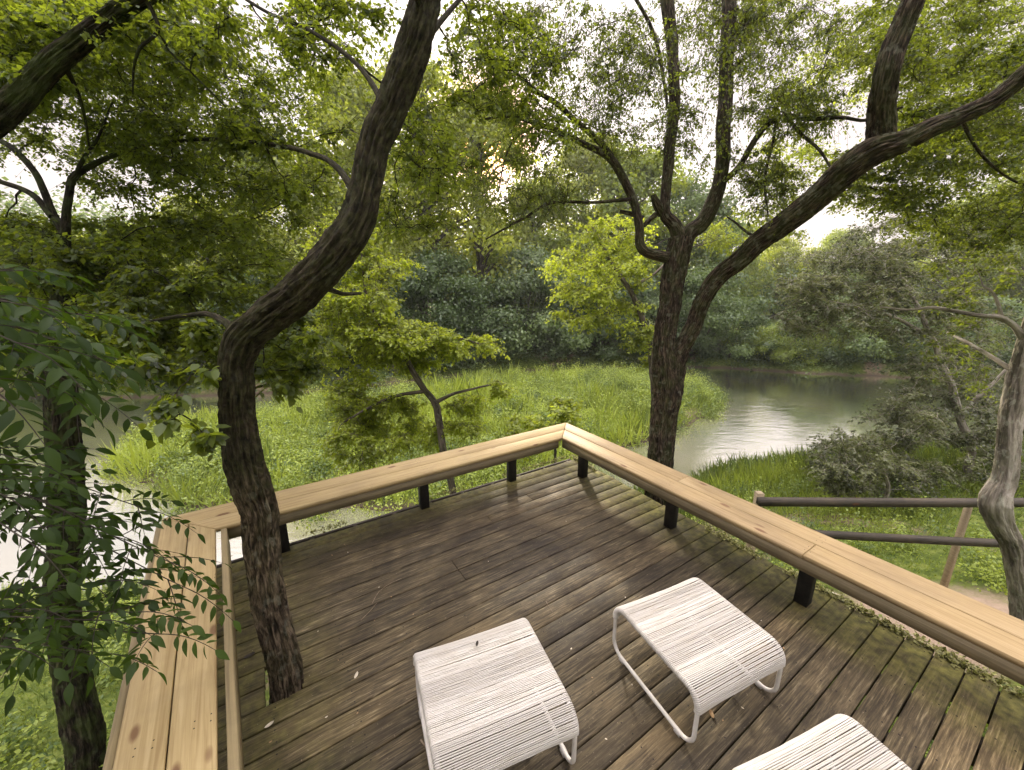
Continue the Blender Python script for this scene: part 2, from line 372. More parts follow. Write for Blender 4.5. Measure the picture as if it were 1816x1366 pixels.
def prism(acc, quad, z0, z1, t=0.5, bev=0.006, along=None):
    """board with chamfered top edge: quad = 4 xy points counter-clockwise; top ring inset"""
    q = np.array(quad, float); c = q.mean(0)
    a = q[(np.arange(4) + 1) % 4] - q; a /= np.linalg.norm(a, axis=1)[:, None]
    ins = []
    for i in range(4):
        e0 = a[i - 1]; e1 = a[i]; n0 = np.array([-e0[1], e0[0]]); n1 = np.array([-e1[1], e1[0]])
        k = (n0 + n1) / (1 + n0 @ n1); ins.append(q[i] + k * bev)
    ins = np.array(ins)
    r = lambda p, z: np.c_[p, np.full(4, z)]
    V = np.concatenate([r(q, z0), r(q, z1 - bev), r(ins, z1)])
    Fc = [[0, 3, 2, 1]]
    for k in (0, 4):
        for i in range(4):
            j = (i + 1) % 4; Fc.append([k + i, k + j, k + 4 + j, k + 4 + i])
    Fc.append([8, 9, 10, 11])
    g = None
    if along is not None:
        al = np.array(along, float); al /= np.linalg.norm(al); sd = np.array([-al[1], al[0]])
        g = np.c_[V[:, :2] @ al, V[:, :2] @ sd, V[:, 2]]
    acc.add(V, Fc, t, g=g)
def frames(P):
    P = np.asarray(P, float); tg = np.gradient(P, axis=0); tg /= np.linalg.norm(tg, axis=1)[:, None] + 1e-9
    ref = np.array([0, 0, 1.0]) if abs(tg[0][2]) < 0.9 else np.array([1.0, 0, 0])
    X = []; x = np.cross(ref, tg[0]); x /= np.linalg.norm(x)
    for t in tg:
        x = x - t * (x @ t); x /= np.linalg.norm(x) + 1e-9; X.append(x)
    X = np.array(X); Y = np.cross(tg, X); return tg, X, Y
def resample(P, R, step):
    P = np.asarray(P, float); R = np.asarray(R, float)
    d = np.r_[0, np.cumsum(np.linalg.norm(np.diff(P, axis=0), axis=1))]
    n = max(3, int(d[-1] / step) + 1); s = np.linspace(0, d[-1], n)
    # Catmull-like smoothing by cubic hermite
    m = np.gradient(P, d, axis=0); k = np.clip(np.searchsorted(d, s, 'right') - 1, 0, len(d) - 2)
    h = (d[k + 1] - d[k])[:, None]; t = ((s - d[k])[:, None]) / h
    Q = (2 * t**3 - 3 * t**2 + 1) * P[k] + (t**3 - 2 * t**2 + t) * h * m[k] + (-2 * t**3 + 3 * t**2) * P[k + 1] + (t**3 - t**2) * h * m[k + 1]
    return Q, np.interp(s, d, R)
def tube(acc, P, R, sides=8, step=None, rough=0.0, cap=True, t=0.5, seed=0, flare=0.0):
    if step: P, R = resample(P, R, step)
    P = np.asarray(P, float); R = np.asarray(R, float)
    tg, X, Y = frames(P); n = len(P)
    s = np.r_[0, np.cumsum(np.linalg.norm(np.diff(P, axis=0), axis=1))]
    th = np.arange(sides) / sides * 2 * np.pi
    c, sn = np.cos(th), np.sin(th)
    rr = np.repeat(R[:, None], sides, 1)
    if rough:
        q = np.stack([c[None] * 3.0 + 0 * s[:, None] + 9, sn[None] * 3.0 + 0 * s[:, None] + 9, np.repeat(s[:, None] * 2.2, sides, 1)], -1)
        rid = np.stack([c[None] * 8 + 0 * s[:, None] + 20, sn[None] * 8 + 0 * s[:, None] + 20, np.repeat(s[:, None] * 5.0, sides, 1)], -1)
        rr = rr * (1 + rough * (fbm(q, 3, seed) - 0.5) * 1.6 + (rough * 1.5 if sides > 60 else rough * .5) * (np.abs(fbm(rid, 3, seed + 5) - 0.5) * -4.5 + 0.4))
    if flare: rr = rr * (1 + flare * np.exp(-s / 0.12))[:, None]
    V = P[:, None] + rr[..., None] * (c[None, :, None] * X[:, None] + sn[None, :, None] * Y[:, None])
    i = np.arange(n - 1)[:, None] * sides; j = np.arange(sides)[None]; jn = (j + 1) % sides
    Fq = np.stack([i + j, i + jn, i + sides + jn, i + sides + j], -1).reshape(-1, 4)
    rb = max(0.03, R.max())
    B = np.stack([np.broadcast_to(c * rb, (n, sides)), np.broadcast_to(sn * rb, (n, sides)), np.repeat((s + seed * 3.7)[:, None], sides, 1)], -1).reshape(-1, 3)
    acc.add(V.reshape(-1, 3), Fq, t, B)
    if cap:
        for k, pt in ((0, P[0]), (n - 1, P[-1])):
            ring = V[k]; jj = np.arange(sides)
            Vc = np.vstack([ring, pt]); Fc = np.stack([jj, (jj + 1) % sides, np.full(sides, sides)], -1)
            acc.add(Vc, Fc if k else Fc[:, ::-1], t, np.vstack([B.reshape(n, sides, 3)[k], [[0, 0, s[k]]]]))
def norm(a): return a / (np.linalg.norm(a, axis=-1, keepdims=True) + 1e-9)
def twigs(acc, P0, P1, P2, r0, r1):
    """batch of 3-sided bent twigs"""
    n = len(P0); d = norm(P2 - P0); a = norm(np.cross(d, RNG.normal(size=(n, 3)))); b = np.cross(d, a)
    th = np.arange(3) * 2 * np.pi / 3; off = np.cos(th)[None, :, None] * a[:, None] + np.sin(th)[None, :, None] * b[:, None]
    r0 = np.broadcast_to(r0, (n,))[:, None, None]; r1 = np.broadcast_to(r1, (n,))[:, None, None]
    V = np.concatenate([P0[:, None] + off * r0, P1[:, None] + off * (r0 + r1) / 2, P2[:, None] + off * r1], 1)
    F = []
    for k in (0, 3):
        for i in range(3): F.append([k + i, k + (i + 1) % 3, k + 3 + (i + 1) % 3, k + 3 + i])
    F = np.array(F)[None] + (np.arange(n) * 9)[:, None, None]
    acc.add(V.reshape(-1, 3), F.reshape(-1, 4), 0.5)
QUAD = (np.array([[0, 0, 0], [.45, .30, .03], [1, 0, 0], [.45, -.30, .03]]), np.array([[0, 3, 2, 1]]))
FOLD = (np.array([[0, 0, 0], [.5, 0, -.03], [1, 0, -.08], [.28, .24, .05], [.68, .2, .03], [.28, -.24, .05], [.68, -.2, .03]]),
        np.array([[0, 5, 6, 1], [1, 6, 2, 2], [0, 1, 4, 3], [1, 2, 2, 4]]))
_x = np.linspace(0, 1, 6); _w = np.array([0, .17, .235, .20, .11, 0]); _c = -0.22 * _x**2
LFT = np.concatenate([np.c_[_x, _w, _c + .22 * _w], np.c_[_x, 0 * _w, _c], np.c_[_x, -_w, _c + .22 * _w]])
LEAFLET = (LFT, np.array([[k + i, k + 6 + i, k + 7 + i, k + 1 + i] for k in (0, 6) for i in range(5)]))
ELM = (np.array([[0, 0, 0], [.5, 0, -.03], [1, 0, -.1], [.3, .26, .04], [.7, .2, .02], [.3, -.26, .04], [.7, -.2, .02]]),
       np.array([[0, 5, 1], [5, 6, 1], [6, 2, 1], [0, 1, 3], [3, 1, 4], [4, 1, 2]]))
def leaves(acc, P, D, Nn, L, W=1.0, tint=None, tmpl=QUAD):
    """place a leaf template at every P along D with normal Nn"""
    n = len(P)
    if n == 0: return
    D = norm(D); Sd = norm(np.cross(Nn, D)); Nn = np.cross(D, Sd)
    L = np.broadcast_to(np.asarray(L, float), (n,)); W = np.broadcast_to(np.asarray(W, float), (n,))
    tv, tf = tmpl; k = len(tv)
    V = P[:, None] + L[:, None, None] * (tv[None, :, 0:1] * D[:, None] + W[:, None, None] * tv[None, :, 1:2] * Sd[:, None] + tv[None, :, 2:3] * Nn[:, None])
    F = (tf[None] + (np.arange(n) * k)[:, None, None]).reshape(-1, tf.shape[1])
    if tint is None: tint = RNG.random(n)
    acc.add(V.reshape(-1, 3), F, np.repeat(tint, k))

# ------------------------------------------------------------------ terrain
ZW = -4.6
NEAR = np.array([(-400, -60), (-60, 6), (-20, 7.2), (-9.6, 8.0), (-5.5, 8.6), (-2, 8.8), (0.5, 9.6), (3.5, 11.6), (7, 13.2), (9.5, 14.2), (12.3, 15.0), (16, 15.4), (22, 17), (40, 20), (90, 24), (400, 60)])
FARL = np.array([(-400, 60), (-60, 24), (-22, 24.2), (-12, 26.4), (-2.5, 31), (6, 33), (12, 33.8), (18.6, 33.4), (26, 30.5), (34, 29.5), (60, 32), (110, 38), (400, 120)])
ISL = np.array([(-17.2, 16.8), (-15.6, 18.6), (-13.0, 21.6), (-9.0, 24.6), (-3, 27.6), (3.5, 30), (10, 31.2), (13.0, 28), (13.3, 24.6), (10.6, 20.6), (7.0, 17.7), (3.5, 15.2), (0, 12.6), (-3.5, 11.4), (-7, 11.3), (-10.4, 11.6), (-12.6, 13.0), (-15.2, 14.4)])
def seg_dist(X, Y, pts, closed):
    d = np.full(X.shape, 1e9); m = len(pts)
    for i in range(m if closed else m - 1):
        a = pts[i]; b = pts[(i + 1) % m]; ab = b - a; t = np.clip(((X - a[0]) * ab[0] + (Y - a[1]) * ab[1]) / (ab @ ab), 0, 1)
        d = np.minimum(d, np.hypot(X - a[0] - t * ab[0], Y - a[1] - t * ab[1]))
    return d
def inside(X, Y, pts):
    c = np.zeros(X.shape, bool); m = len(pts)
    for i in range(m):
        x0, y0 = pts[i]; x1, y1 = pts[(i + 1) % m]
        if y0 == y1: continue
        c ^= ((y0 > Y) != (y1 > Y)) & (X < (x1 - x0) * (Y - y0) / (y1 - y0) + x0)
    return c
def shore(X, Y):
    """signed distance inland of near bank, far bank, island (positive = land)"""
    X = np.asarray(X, float); Y = np.asarray(Y, float)
    wob = (fbm(np.stack([X * .5, Y * .5, 0 * X], -1), 3, 3) - 0.5) * 1.6
    dn = seg_dist(X, Y, NEAR, False) * np.where(Y < np.interp(X, NEAR[:, 0], NEAR[:, 1]), 1, -1) + wob * .6
    df = seg_dist(X, Y, FARL, False) * np.where(Y > np.interp(X, FARL[:, 0], FARL[:, 1]), 1, -1) + wob
    di = seg_dist(X, Y, ISL, True) * np.where(inside(X, Y, ISL), 1, -1) + wob * .8
    return dn, df, di
def ground(X, Y):
    X = np.asarray(X, float); Y = np.asarray(Y, float)
    dn, df, di = shore(X, Y)
    h = np.full(X.shape, -1.2)
    bumpy = fbm(np.stack([X * .8, Y * .8, 0 * X], -1), 4, 11) - .5
    hn = np.where(dn > 0, 4.4 * (1 - np.exp(-np.maximum(dn, 0) / 7.0)) + .35 * bumpy * np.minimum(np.maximum(dn, 0), 1), dn * .5)
    hf = np.where(df > 0, 1.2 * (1 - np.exp(-np.maximum(df, 0) / 1.5)) + .045 * np.maximum(df, 0) + 2.0 * bumpy * np.minimum(np.maximum(df, 0), 1) * .3, df * .5)
    hf = hf + 9 * np.clip((df - 60) / 160, 0, 1) ** 1.3
    hi = np.where(di > 0, .45 * (1 - np.exp(-np.maximum(di, 0) / 1.0)) + .25 * bumpy, di * .5)
    return ZW + np.maximum(np.maximum(np.maximum(hn, hf), hi), h)
def gz(x, y): return float(ground(np.array([x]), np.array([y]))[0])
def grid_sheet(name, xs, ys, zfun, m, label_kind='structure'):
    X, Y = np.meshgrid(xs, ys); Z = zfun(X, Y)
    V = np.stack([X, Y, Z], -1).reshape(-1, 3); nx = len(xs); ny = len(ys)
    i = (np.arange(ny - 1)[:, None] * nx + np.arange(nx - 1)[None]); Fq = np.stack([i, i + 1, i + nx + 1, i + nx], -1).reshape(-1, 4)
    o = build(name, V, [Fq], m, smooth=True); o['kind'] = label_kind; return o
def spaced(a, b, n, c, s):
    t = np.linspace(np.arcsinh((a - c) / s), np.arcsinh((b - c) / s), n); return c + s * np.sinh(t)
grid_sheet('ground', spaced(-260, 260, 360, 0, 24), spaced(-120, 330, 340, 14, 20), ground, M['ground'])
wv = np.array([(-260, -120), (260, -120), (260, 330), (-260, 330)], float)
wt = build('river_water', np.c_[wv, np.full(4, ZW)], [np.array([[0, 1, 2, 3]])], M['water']); tag(wt, kind='structure')

# ------------------------------------------------------------------ trees
class Tree:
    def __init__(s, name, label, base, bark, leaf, cat='tree', group=None):
        s.root = empty(name, base); s.base = np.asarray(base, float); tag(s.root, label, cat, group)
        s.tr = Acc(); s.cr = Acc(); s.nodes = []; s.rad = []; s.bark = bark; s.leaf = leaf; s.k = int(RNG.integers(1000))
    def radii(pts):
        q = np.array(pts, float); g = np.abs(np.gradient(q[:, :2], axis=0)); k = g[:, 1] / (g.sum(1) + 1e-6)
        wide = np.sqrt(1 + ((q[:, 0] - 908) / F)**2); tall = np.sqrt(1 + ((q[:, 1] - 683) / F)**2)
        return q[:, 2] * q[:, 3] / F / 2 / (wide * k + tall * (1 - k))      # a wide lens stretches round things off its axis
    def limb(s, pts, sides=10, step=0.12, rough=0.12, flare=0.0, depth=None, node=True):
        """pts: (px, py, width_px, depth)"""
        P = np.array([T(p[0], p[1], p[3]) for p in pts]); R = Tree.radii(pts)
        s.limb3(P, R, sides, step, rough, flare, node)
    def limb3(s, P, R, sides=10, step=0.12, rough=0.12, flare=0.0, node=True):
        R = np.asarray(R) * 1.0
        if sides >= 20: sides, step = 88, min(step, .014)
        P, R = resample(P, R, step); s.k += 1
        jit = (np.stack([fbm(np.stack([np.arange(len(P)) * step * 2.0, np.full(len(P), s.k), np.full(len(P), 3.0 * a)], -1), 3, a) for a in range(3)], -1) - .5)
        P = P + jit * np.minimum(R * 1.1, 0.05)[:, None] * (1 if sides < 16 else .5)
        tube(s.tr, P - s.base, R, sides, rough=rough, seed=s.k, flare=flare)
        if node:
            s.nodes.append(P[1:]); s.rad.append(R[1:])
    def clumps(s, C, Rad, K, Mm, L, tmpl=QUAD, W=1.0, droop=0.3, up=1.0, rtw=None, tint=(0.0, 1.0), br=0.012, minr=0.004, connect=True, bow=0.12):
        """C (n,3) clump centres, Rad (n,3); grows a branch to each from the nearest limb, then twigs with leaves"""
        C = np.asarray(C, float); n = len(C); Rad = np.broadcast_to(np.asarray(Rad, float), (n, 3))
        nodes = np.concatenate(s.nodes); rad = np.concatenate(s.rad)
        d0 = np.array([np.min(np.linalg.norm(nodes - c, axis=1)) for c in C]); order = np.argsort(d0)
        St = np.zeros((n, 3)); Md = np.zeros((n, 3))
        for i in order:
            c = C[i]; dd = np.linalg.norm(nodes - c, axis=1); dd = dd * np.where(nodes[:, 2] > c[2] + .6 * dd, 1.35, 1.0)
            j = int(np.argmin(dd)); a = nodes[j]; ln = np.linalg.norm(c - a)
            mid = (a + c) / 2 + np.array([0, 0, bow * ln]) + RNG.normal(size=3) * 0.10 * ln
            t = np.linspace(0, 1, 6)[:, None]; Pb = (1 - t)**2 * a + 2 * t * (1 - t) * mid + t**2 * c
            if len(Pb) > 2: Pb[1:-1] += RNG.normal(size=(len(Pb) - 2, 3)) * 0.035 * ln
            r0 = min(rad[j] * .7, br * (0.4 + ln)); r0 = max(r0, minr); Rb = np.linspace(r0, minr * .6, len(Pb))
            if connect:
                tube(s.tr, Pb - s.base, Rb, 5, cap=False, seed=i)
            nodes = np.concatenate([nodes, Pb[2:]]); rad = np.concatenate([rad, Rb[2:]])
            St[i] = Pb[2]; Md[i] = Pb[4]
        # twigs
        tot = n * K; ci = np.repeat(np.arange(n), K)
        q = norm(RNG.normal(size=(tot, 3))) * RNG.random((tot, 1)) ** 0.45
        tip = C[ci] + q * Rad[ci]
        f = RNG.random((tot, 1)); st = Md[ci] * (1 - f) + C[ci] * f
        st = np.where(RNG.random((tot, 1)) < .35, St[ci] * .3 + Md[ci] * .7, st)
        ln = np.linalg.norm(tip - st, axis=1, keepdims=True)
        mid = (st + tip) / 2 + np.array([0, 0, 1.0]) * ln * 0.15 + RNG.normal(size=(tot, 3)) * ln * .08
        tip = tip - np.array([0, 0, 1.0]) * ln * droop * RNG.random((tot, 1))
        tw = rtw if rtw else L * 0.03
        twigs(s.tr, st - s.base, mid - s.base, tip - s.base, tw * 1.6, tw * .6)
        # leaves
        ti = np.repeat(np.arange(tot), Mm); k = len(ti)
        t = (0.12 + 0.88 * RNG.random((k, 1)))
        A, B, Cc = st[ti], mid[ti], tip[ti]
        P = (1 - t)**2 * A + 2 * t * (1 - t) * B + t**2 * Cc
        tg = norm(2 * (1 - t) * (B - A) + 2 * t * (Cc - B))
        side = norm(np.cross(tg, np.array([0, 0, 1.0]) + 0 * tg)) * np.where(RNG.random((k, 1)) < .5, -1, 1)
        D = norm(tg * 0.5 + side * 0.9 + RNG.normal(size=(k, 3)) * 0.45 - np.array([0, 0, .25 + droop * .5]))
        Nn = norm(np.array([0, 0, up]) + RNG.normal(size=(k, 3)) * 0.6)
        P = P + RNG.normal(size=(k, 3)) * L * .25
        cl = RNG.random(n); tt = np.clip(cl[ci[ti]] * .75 + RNG.random(k) * .45 - .1, 0, 1) * (tint[1] - tint[0]) + tint[0]
        leaves(s.cr, P - s.base, D, Nn, L * (0.65 + 0.7 * RNG.random(k)), W, tt, tmpl)
    def zone(s, z, spread=1.0, **kw):
        """z: list of (cx, cy, rx, ry, dmin, dmax, n, clump_r_px) ellipses, filled with clumps at real depths"""
        C = []; R = []
        for cx, cy, rx, ry, d0, d1, n, rp in z:
            for _ in range(n):
                a = RNG.random() * 2 * math.pi; q = math.sqrt(RNG.random()); d = d0 + (d1 - d0) * RNG.random()
                x_, y_ = cx + math.cos(a) * q * rx, cy + math.sin(a) * q * ry
                if math.hypot(x_ - 868, y_ - 250) < 18 + rp * .8: continue      # a thin spot in the crowns where the low sun shows
                C.append(T(x_, y_, d)); r = rp * spread * (0.7 + .6 * RNG.random()) * d / F
                R.append((r * 1.15, r * 1.15, r * .6))
        s.clumps(C, np.array(R), **kw)
    def over(s, n, u0, u1, v0, v1, z0, z1, r, K, Mm, L, seed=0):  # unseen leaf clumps overhead and behind the camera, added to shade the deck
        rr = np.random.default_rng(seed); u = rr.uniform(u0, u1, n); v = rr.uniform(v0, v1, n); z = rr.uniform(z0, z1, n)
        C = np.stack([UD[0] * u + VD[0] * v, UD[1] * u + VD[1] * v, z], -1)
        # keep clear of the open view in front of the camera
        dz = (C[:, 2] - H) / np.maximum(1e-3, np.hypot(C[:, 0], C[:, 1])); C = C[(C[:, 1] < 1.0) | (dz > 1.15)]
        s.clumps(C, (r, r, r * .5), K=K, Mm=Mm, L=L, rtw=.002, br=.010)
    def done(s):
        if s.tr.n: s.tr.build('trunk', s.bark, s.root, smooth=True, bark=True)
        if s.cr.n: s.cr.build('crown', s.leaf, s.root)
        return s.root
def toground(pts, dx=0, wmul=1.15):
    """extend a traced trunk straight down to the terrain: returns 3-D points list appended in front"""
    P = np.array([T(p[0], p[1], p[3]) for p in pts]); R = Tree.radii(pts)
    b = P[0]; z = gz(b[0] + dx, b[1]) - .15
    if z < b[2] - .05:
        P = np.vstack([[b[0] + dx, b[1], z], [b[0] + dx * .4, b[1], (z + b[2]) / 2], P]); R = np.r_[R[0] * wmul, R[0] * 1.04, R]
    return P, R

# --- tree growing through the deck
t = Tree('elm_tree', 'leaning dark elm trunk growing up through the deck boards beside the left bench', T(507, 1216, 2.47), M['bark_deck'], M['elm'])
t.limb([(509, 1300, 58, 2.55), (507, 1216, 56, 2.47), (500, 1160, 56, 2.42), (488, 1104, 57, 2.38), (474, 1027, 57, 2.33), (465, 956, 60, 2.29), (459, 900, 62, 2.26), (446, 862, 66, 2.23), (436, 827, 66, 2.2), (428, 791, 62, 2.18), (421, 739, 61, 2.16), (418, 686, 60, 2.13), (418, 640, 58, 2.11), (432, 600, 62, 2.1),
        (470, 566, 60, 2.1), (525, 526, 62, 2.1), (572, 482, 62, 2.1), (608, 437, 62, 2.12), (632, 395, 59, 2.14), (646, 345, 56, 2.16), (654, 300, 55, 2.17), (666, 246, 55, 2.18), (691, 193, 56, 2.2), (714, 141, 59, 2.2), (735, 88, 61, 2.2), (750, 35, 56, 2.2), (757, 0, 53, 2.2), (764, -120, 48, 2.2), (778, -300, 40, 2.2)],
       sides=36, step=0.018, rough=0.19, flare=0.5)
t.limb([(428, 600, 24, 2.1), (405, 575, 15, 2.12), (380, 560, 11, 2.2), (330, 560, 8, 2.4), (260, 570, 6, 2.6), (180, 560, 4, 2.8)], 8)
t.limb([(640, 370, 18, 2.14), (600, 300, 12, 2.3), (540, 268, 10, 2.6), (430, 250, 8, 2.9), (330, 250, 7, 3.2), (240, 262, 5, 3.4)], 8)
t.limb([(690, 200, 14, 2.2), (640, 120, 10, 2.4), (560, 60, 8, 2.6), (470, 20, 7, 2.8), (380, -40, 6, 3.0)], 10)
t.limb([(730, 110, 18, 2.2), (790, 30, 11, 2.5), (860, -40, 8, 2.8), (940, -60, 10, 3.2)], 8)
t.limb([(560, 500, 16, 2.1), (600, 520, 8, 2.3), (640, 520, 5, 2.6)], 8)
t.zone([(180, 560, 210, 110, 2.5, 4.6, 76, 52), (330, 470, 230, 80, 2.8, 5.0, 67, 52), (240, 600, 200, 40, 2.3, 3.6, 37, 42), (500, 610, 70, 60, 2.3, 3.4, 19, 40), (120, 430, 160, 60, 3.0, 5.2, 31, 55)],
       spread=1.35, K=13, Mm=19, L=0.042, tmpl=QUAD, W=0.95, rtw=.0012)
t.zone([(150, 60, 220, 110, 2.6, 5, 92, 58), (330, 190, 170, 120, 2.8, 5, 92, 46), (250, 300, 120, 60, 3.4, 5, 24, 42), (500, 250, 110, 120, 2.8, 5, 40, 42), (560, 50, 110, 70, 2.6, 4.4, 30, 42), (470, 360, 120, 60, 3, 5, 32, 44)],
       spread=1.75, K=12, Mm=18, L=0.036, rtw=.0014, br=.010)
t.zone([(880, 120, 110, 110, 2.6, 4.6, 58, 44), (780, 260, 90, 90, 2.8, 4.6, 40, 40), (940, 230, 80, 60, 3, 4.6, 27, 38), (740, 380, 60, 50, 3, 4.2, 14, 36)], spread=1.75, K=11, Mm=15, L=0.034, rtw=.0014, br=.010)
t.zone([(300, 735, 10, 24, 1.75, 1.85, 3, 22), (360, 775, 10, 18, 1.8, 1.85, 3, 22), (290, 650, 80, 20, 1.9, 2.1, 8, 28), (515, 680, 20, 20, 2.3, 2.5, 3, 24)], K=5, Mm=6, L=0.058, tmpl=ELM, W=1.1, rtw=.0012, droop=.7)
t.over(300, -5, 6, -9, 4, 3.9, 7.5, .8, 10, 16, .11, 1)
t.done()

# --- forked tree behind the right bench
FT = Tree('forked_tree', 'tall forked brown tree with spreading limbs just behind the right bench', (*T(1170, 830, 5.0)[:2], gz(*T(1170, 830, 5.0)[:2])), M['bark_fork'], M['elm2'])
P_, R_ = toground([(1170, 830, 42, 5.0), (1173, 790, 43, 4.97), (1178, 740, 46, 4.94), (1184, 690, 52, 4.9), (1183, 650, 52, 4.88), (1179, 616, 40, 4.86), (1187, 545, 38, 4.82), (1198, 475, 42, 4.76), (1208, 424, 42, 4.72)], 0.05, 1.3)
FT.limb3(P_, R_, 24, 0.035, 0.15)
FT.limb([(1190, 700, 34, 4.88), (1196, 660, 36, 4.84), (1206, 625, 30, 4.8), (1229, 580, 29, 4.72), (1249, 528, 29, 4.6), (1272, 493, 31, 4.5), (1317, 457, 35, 4.3), (1340, 434, 37, 4.2), (1393, 396, 43, 4.0), (1442, 357, 47, 3.8), (1477, 326, 51, 3.65), (1512, 295, 57, 3.5), (1545, 272, 56, 3.4), (1600, 253, 44, 3.3), (1653, 226, 39, 3.2), (1706, 203, 36, 3.15), (1758, 179, 37, 3.1), (1794, 152, 39, 3.05), (1816, 132, 39, 3.0), (1880, 90, 38, 2.95), (1980, 40, 34, 2.9), (2100, -40, 28, 2.9)], 24, 0.03, 0.16)
FT.limb([(1525, 290, 50, 3.5), (1556, 262, 54, 3.42), (1562, 228, 53, 3.36), (1563, 193, 52, 3.3), (1572, 140, 50, 3.2), (1586, 88, 50, 3.15), (1604, 42, 50, 3.1), (1621, 0, 49, 3.05), (1665, -110, 44, 3.0), (1720, -260, 36, 3.0)], 22, 0.03, 0.16)
FT.limb([(1206, 432, 30, 4.72), (1196, 402, 26, 4.7), (1182, 384, 22, 4.68), (1182, 351, 19, 4.66), (1187, 246, 21, 4.6), (1197, 190, 21, 4.56), (1198, 141, 21, 4.5), (1193, 80, 23, 4.5), (1183, 20, 25, 4.45), (1181, -20, 24, 4.4), (1190, -160, 20, 4.4), (1200, -320, 15, 4.4)], 14, 0.05, 0.12)
FT.limb([(1208, 436, 34, 4.72), (1222, 412, 32, 4.7), (1242, 397, 30, 4.68), (1266, 353, 28, 4.62), (1279, 309, 26, 4.56), (1284, 211, 28, 4.45), (1290, 141, 27, 4.4), (1291, 70, 28, 4.35), (1293, 0, 28, 4.3), (1290, -120, 25, 4.3), (1300, -320, 18, 4.3)], 14, 0.05, 0.10)
FT.limb([(1280, 325, 13, 4.58), (1312, 297, 12, 4.5), (1337, 253, 12, 4.4), (1365, 218, 12, 4.3), (1389, 207, 11, 4.2), (1442, 211, 8, 4.1), (1495, 209, 7, 3.95), (1532, 214, 6, 3.85), (1600, 190, 5, 3.8)], 8, 0.06)
FT.limb([(1395, 208, 7, 4.2), (1421, 239, 7, 4.1), (1456, 271, 6, 4.0), (1474, 302, 4, 3.95)], 6, 0.05)
FT.limb([(1378, 214, 7, 4.25), (1370, 253, 6, 4.2), (1357, 306, 6, 4.2), (1358, 351, 5, 4.2), (1362, 385, 3, 4.2)], 6, 0.05)
FT.limb([(1197, 456, 24, 4.74), (1169, 455, 20, 4.72), (1140, 444, 17, 4.7), (1135, 404, 16, 4.68), (1127, 366, 15, 4.64), (1106, 316, 16, 4.6), (1082, 278, 15, 4.55), (1039, 257, 11, 4.5), (994, 232, 10, 4.4), (951, 220, 8, 4.3), (906, 207, 7, 4.2), (860, 212, 4, 4.1)], 10, 0.05)
FT.limb([(1084, 280, 12, 4.55), (1060, 250, 12, 4.5), (1022, 218, 11, 4.4), (987, 186, 10, 4.3), (951, 162, 9, 4.2), (916, 130, 7, 4.1), (881, 88, 6, 4.0), (840, 40, 4, 3.9)], 8, 0.06)
FT.limb([(1118, 353, 8, 4.6), (1057, 359, 6, 4.5), (973, 362, 6, 4.4), (930, 387, 5, 4.3), (892, 408, 4, 4.2), (862, 425, 3, 4.2)], 6, 0.06)
FT.limb([(951, 222, 5, 4.3), (913, 246, 4, 4.2), (892, 295, 3, 4.1), (884, 340, 2, 4.1)], 5, 0.06)
FT.limb([(1140, 388, 12, 4.68), (1120, 380, 9, 4.7), (1100, 376, 7, 4.72)], 7, 0.03)
FT.limb([(1142, 400, 9, 4.68), (1158, 384, 10, 4.68), (1176, 372, 10, 4.66)], 7, 0.03)
FT.limb([(1178, 380, 20, 4.66), (1164, 358, 16, 4.62), (1160, 345, 10, 4.6)], 8, 0.02)
FT.limb([(1184, 190, 6, 4.5), (1176, 141, 6, 4.5), (1162, 70, 7, 4.4), (1127, 0, 7, 4.3), (1080, -60, 6, 4.3)], 6, 0.06)
FT.limb([(1350, 425, 8, 4.2), (1325, 412, 5, 4.3), (1305, 395, 4, 4.35), (1290, 385, 3, 4.4)], 6, 0.04)
FT.limb([(1700, 205, 10, 3.15), (1730, 260, 7, 3.3), (1780, 310, 5, 3.5), (1840, 340, 4, 3.6)], 6, 0.06)
FT.limb([(1475, 335, 9, 3.7), (1510, 330, 6, 3.9), (1560, 340, 5, 4.2), (1600, 370, 3, 4.4)], 6, 0.05)
FT.zone([(1000, 110, 160, 120, 3.6, 5.6, 104, 40), (1110, 190, 90, 100, 3.8, 5.6, 48, 36), (1240, 60, 110, 80, 3.8, 5.6, 56, 36), (1400, 90, 110, 90, 3.6, 5.2, 64, 34), (1400, 200, 90, 40, 3.8, 4.6, 52, 30), (1360, 320, 50, 60, 3.9, 4.6, 31, 26), (930, 330, 90, 80, 3.8, 5.2, 41, 34), (1240, 240, 60, 70, 4, 5, 22, 26), (1330, 30, 80, 50, 3.8, 5, 26, 30)],
        spread=1.75, K=10, Mm=13, L=0.030, rtw=.0015, br=.007, droop=.9)
FT.zone([(1680, 90, 190, 120, 3.4, 5.6, 191, 46), (1720, 250, 150, 70, 3.4, 5.4, 112, 44), (1560, 320, 110, 60, 3.8, 5.2, 53, 36), (1720, 380, 130, 60, 3.8, 5.6, 65, 38), (1860, 200, 120, 160, 3.4, 5, 68, 50)],
        spread=1.35, K=11, Mm=19, L=0.032, rtw=.0012, br=.008)
FT.over(160, 0, 9, -8, 7, 4.2, 9, .8, 10, 16, .11, 2)
FT.done()

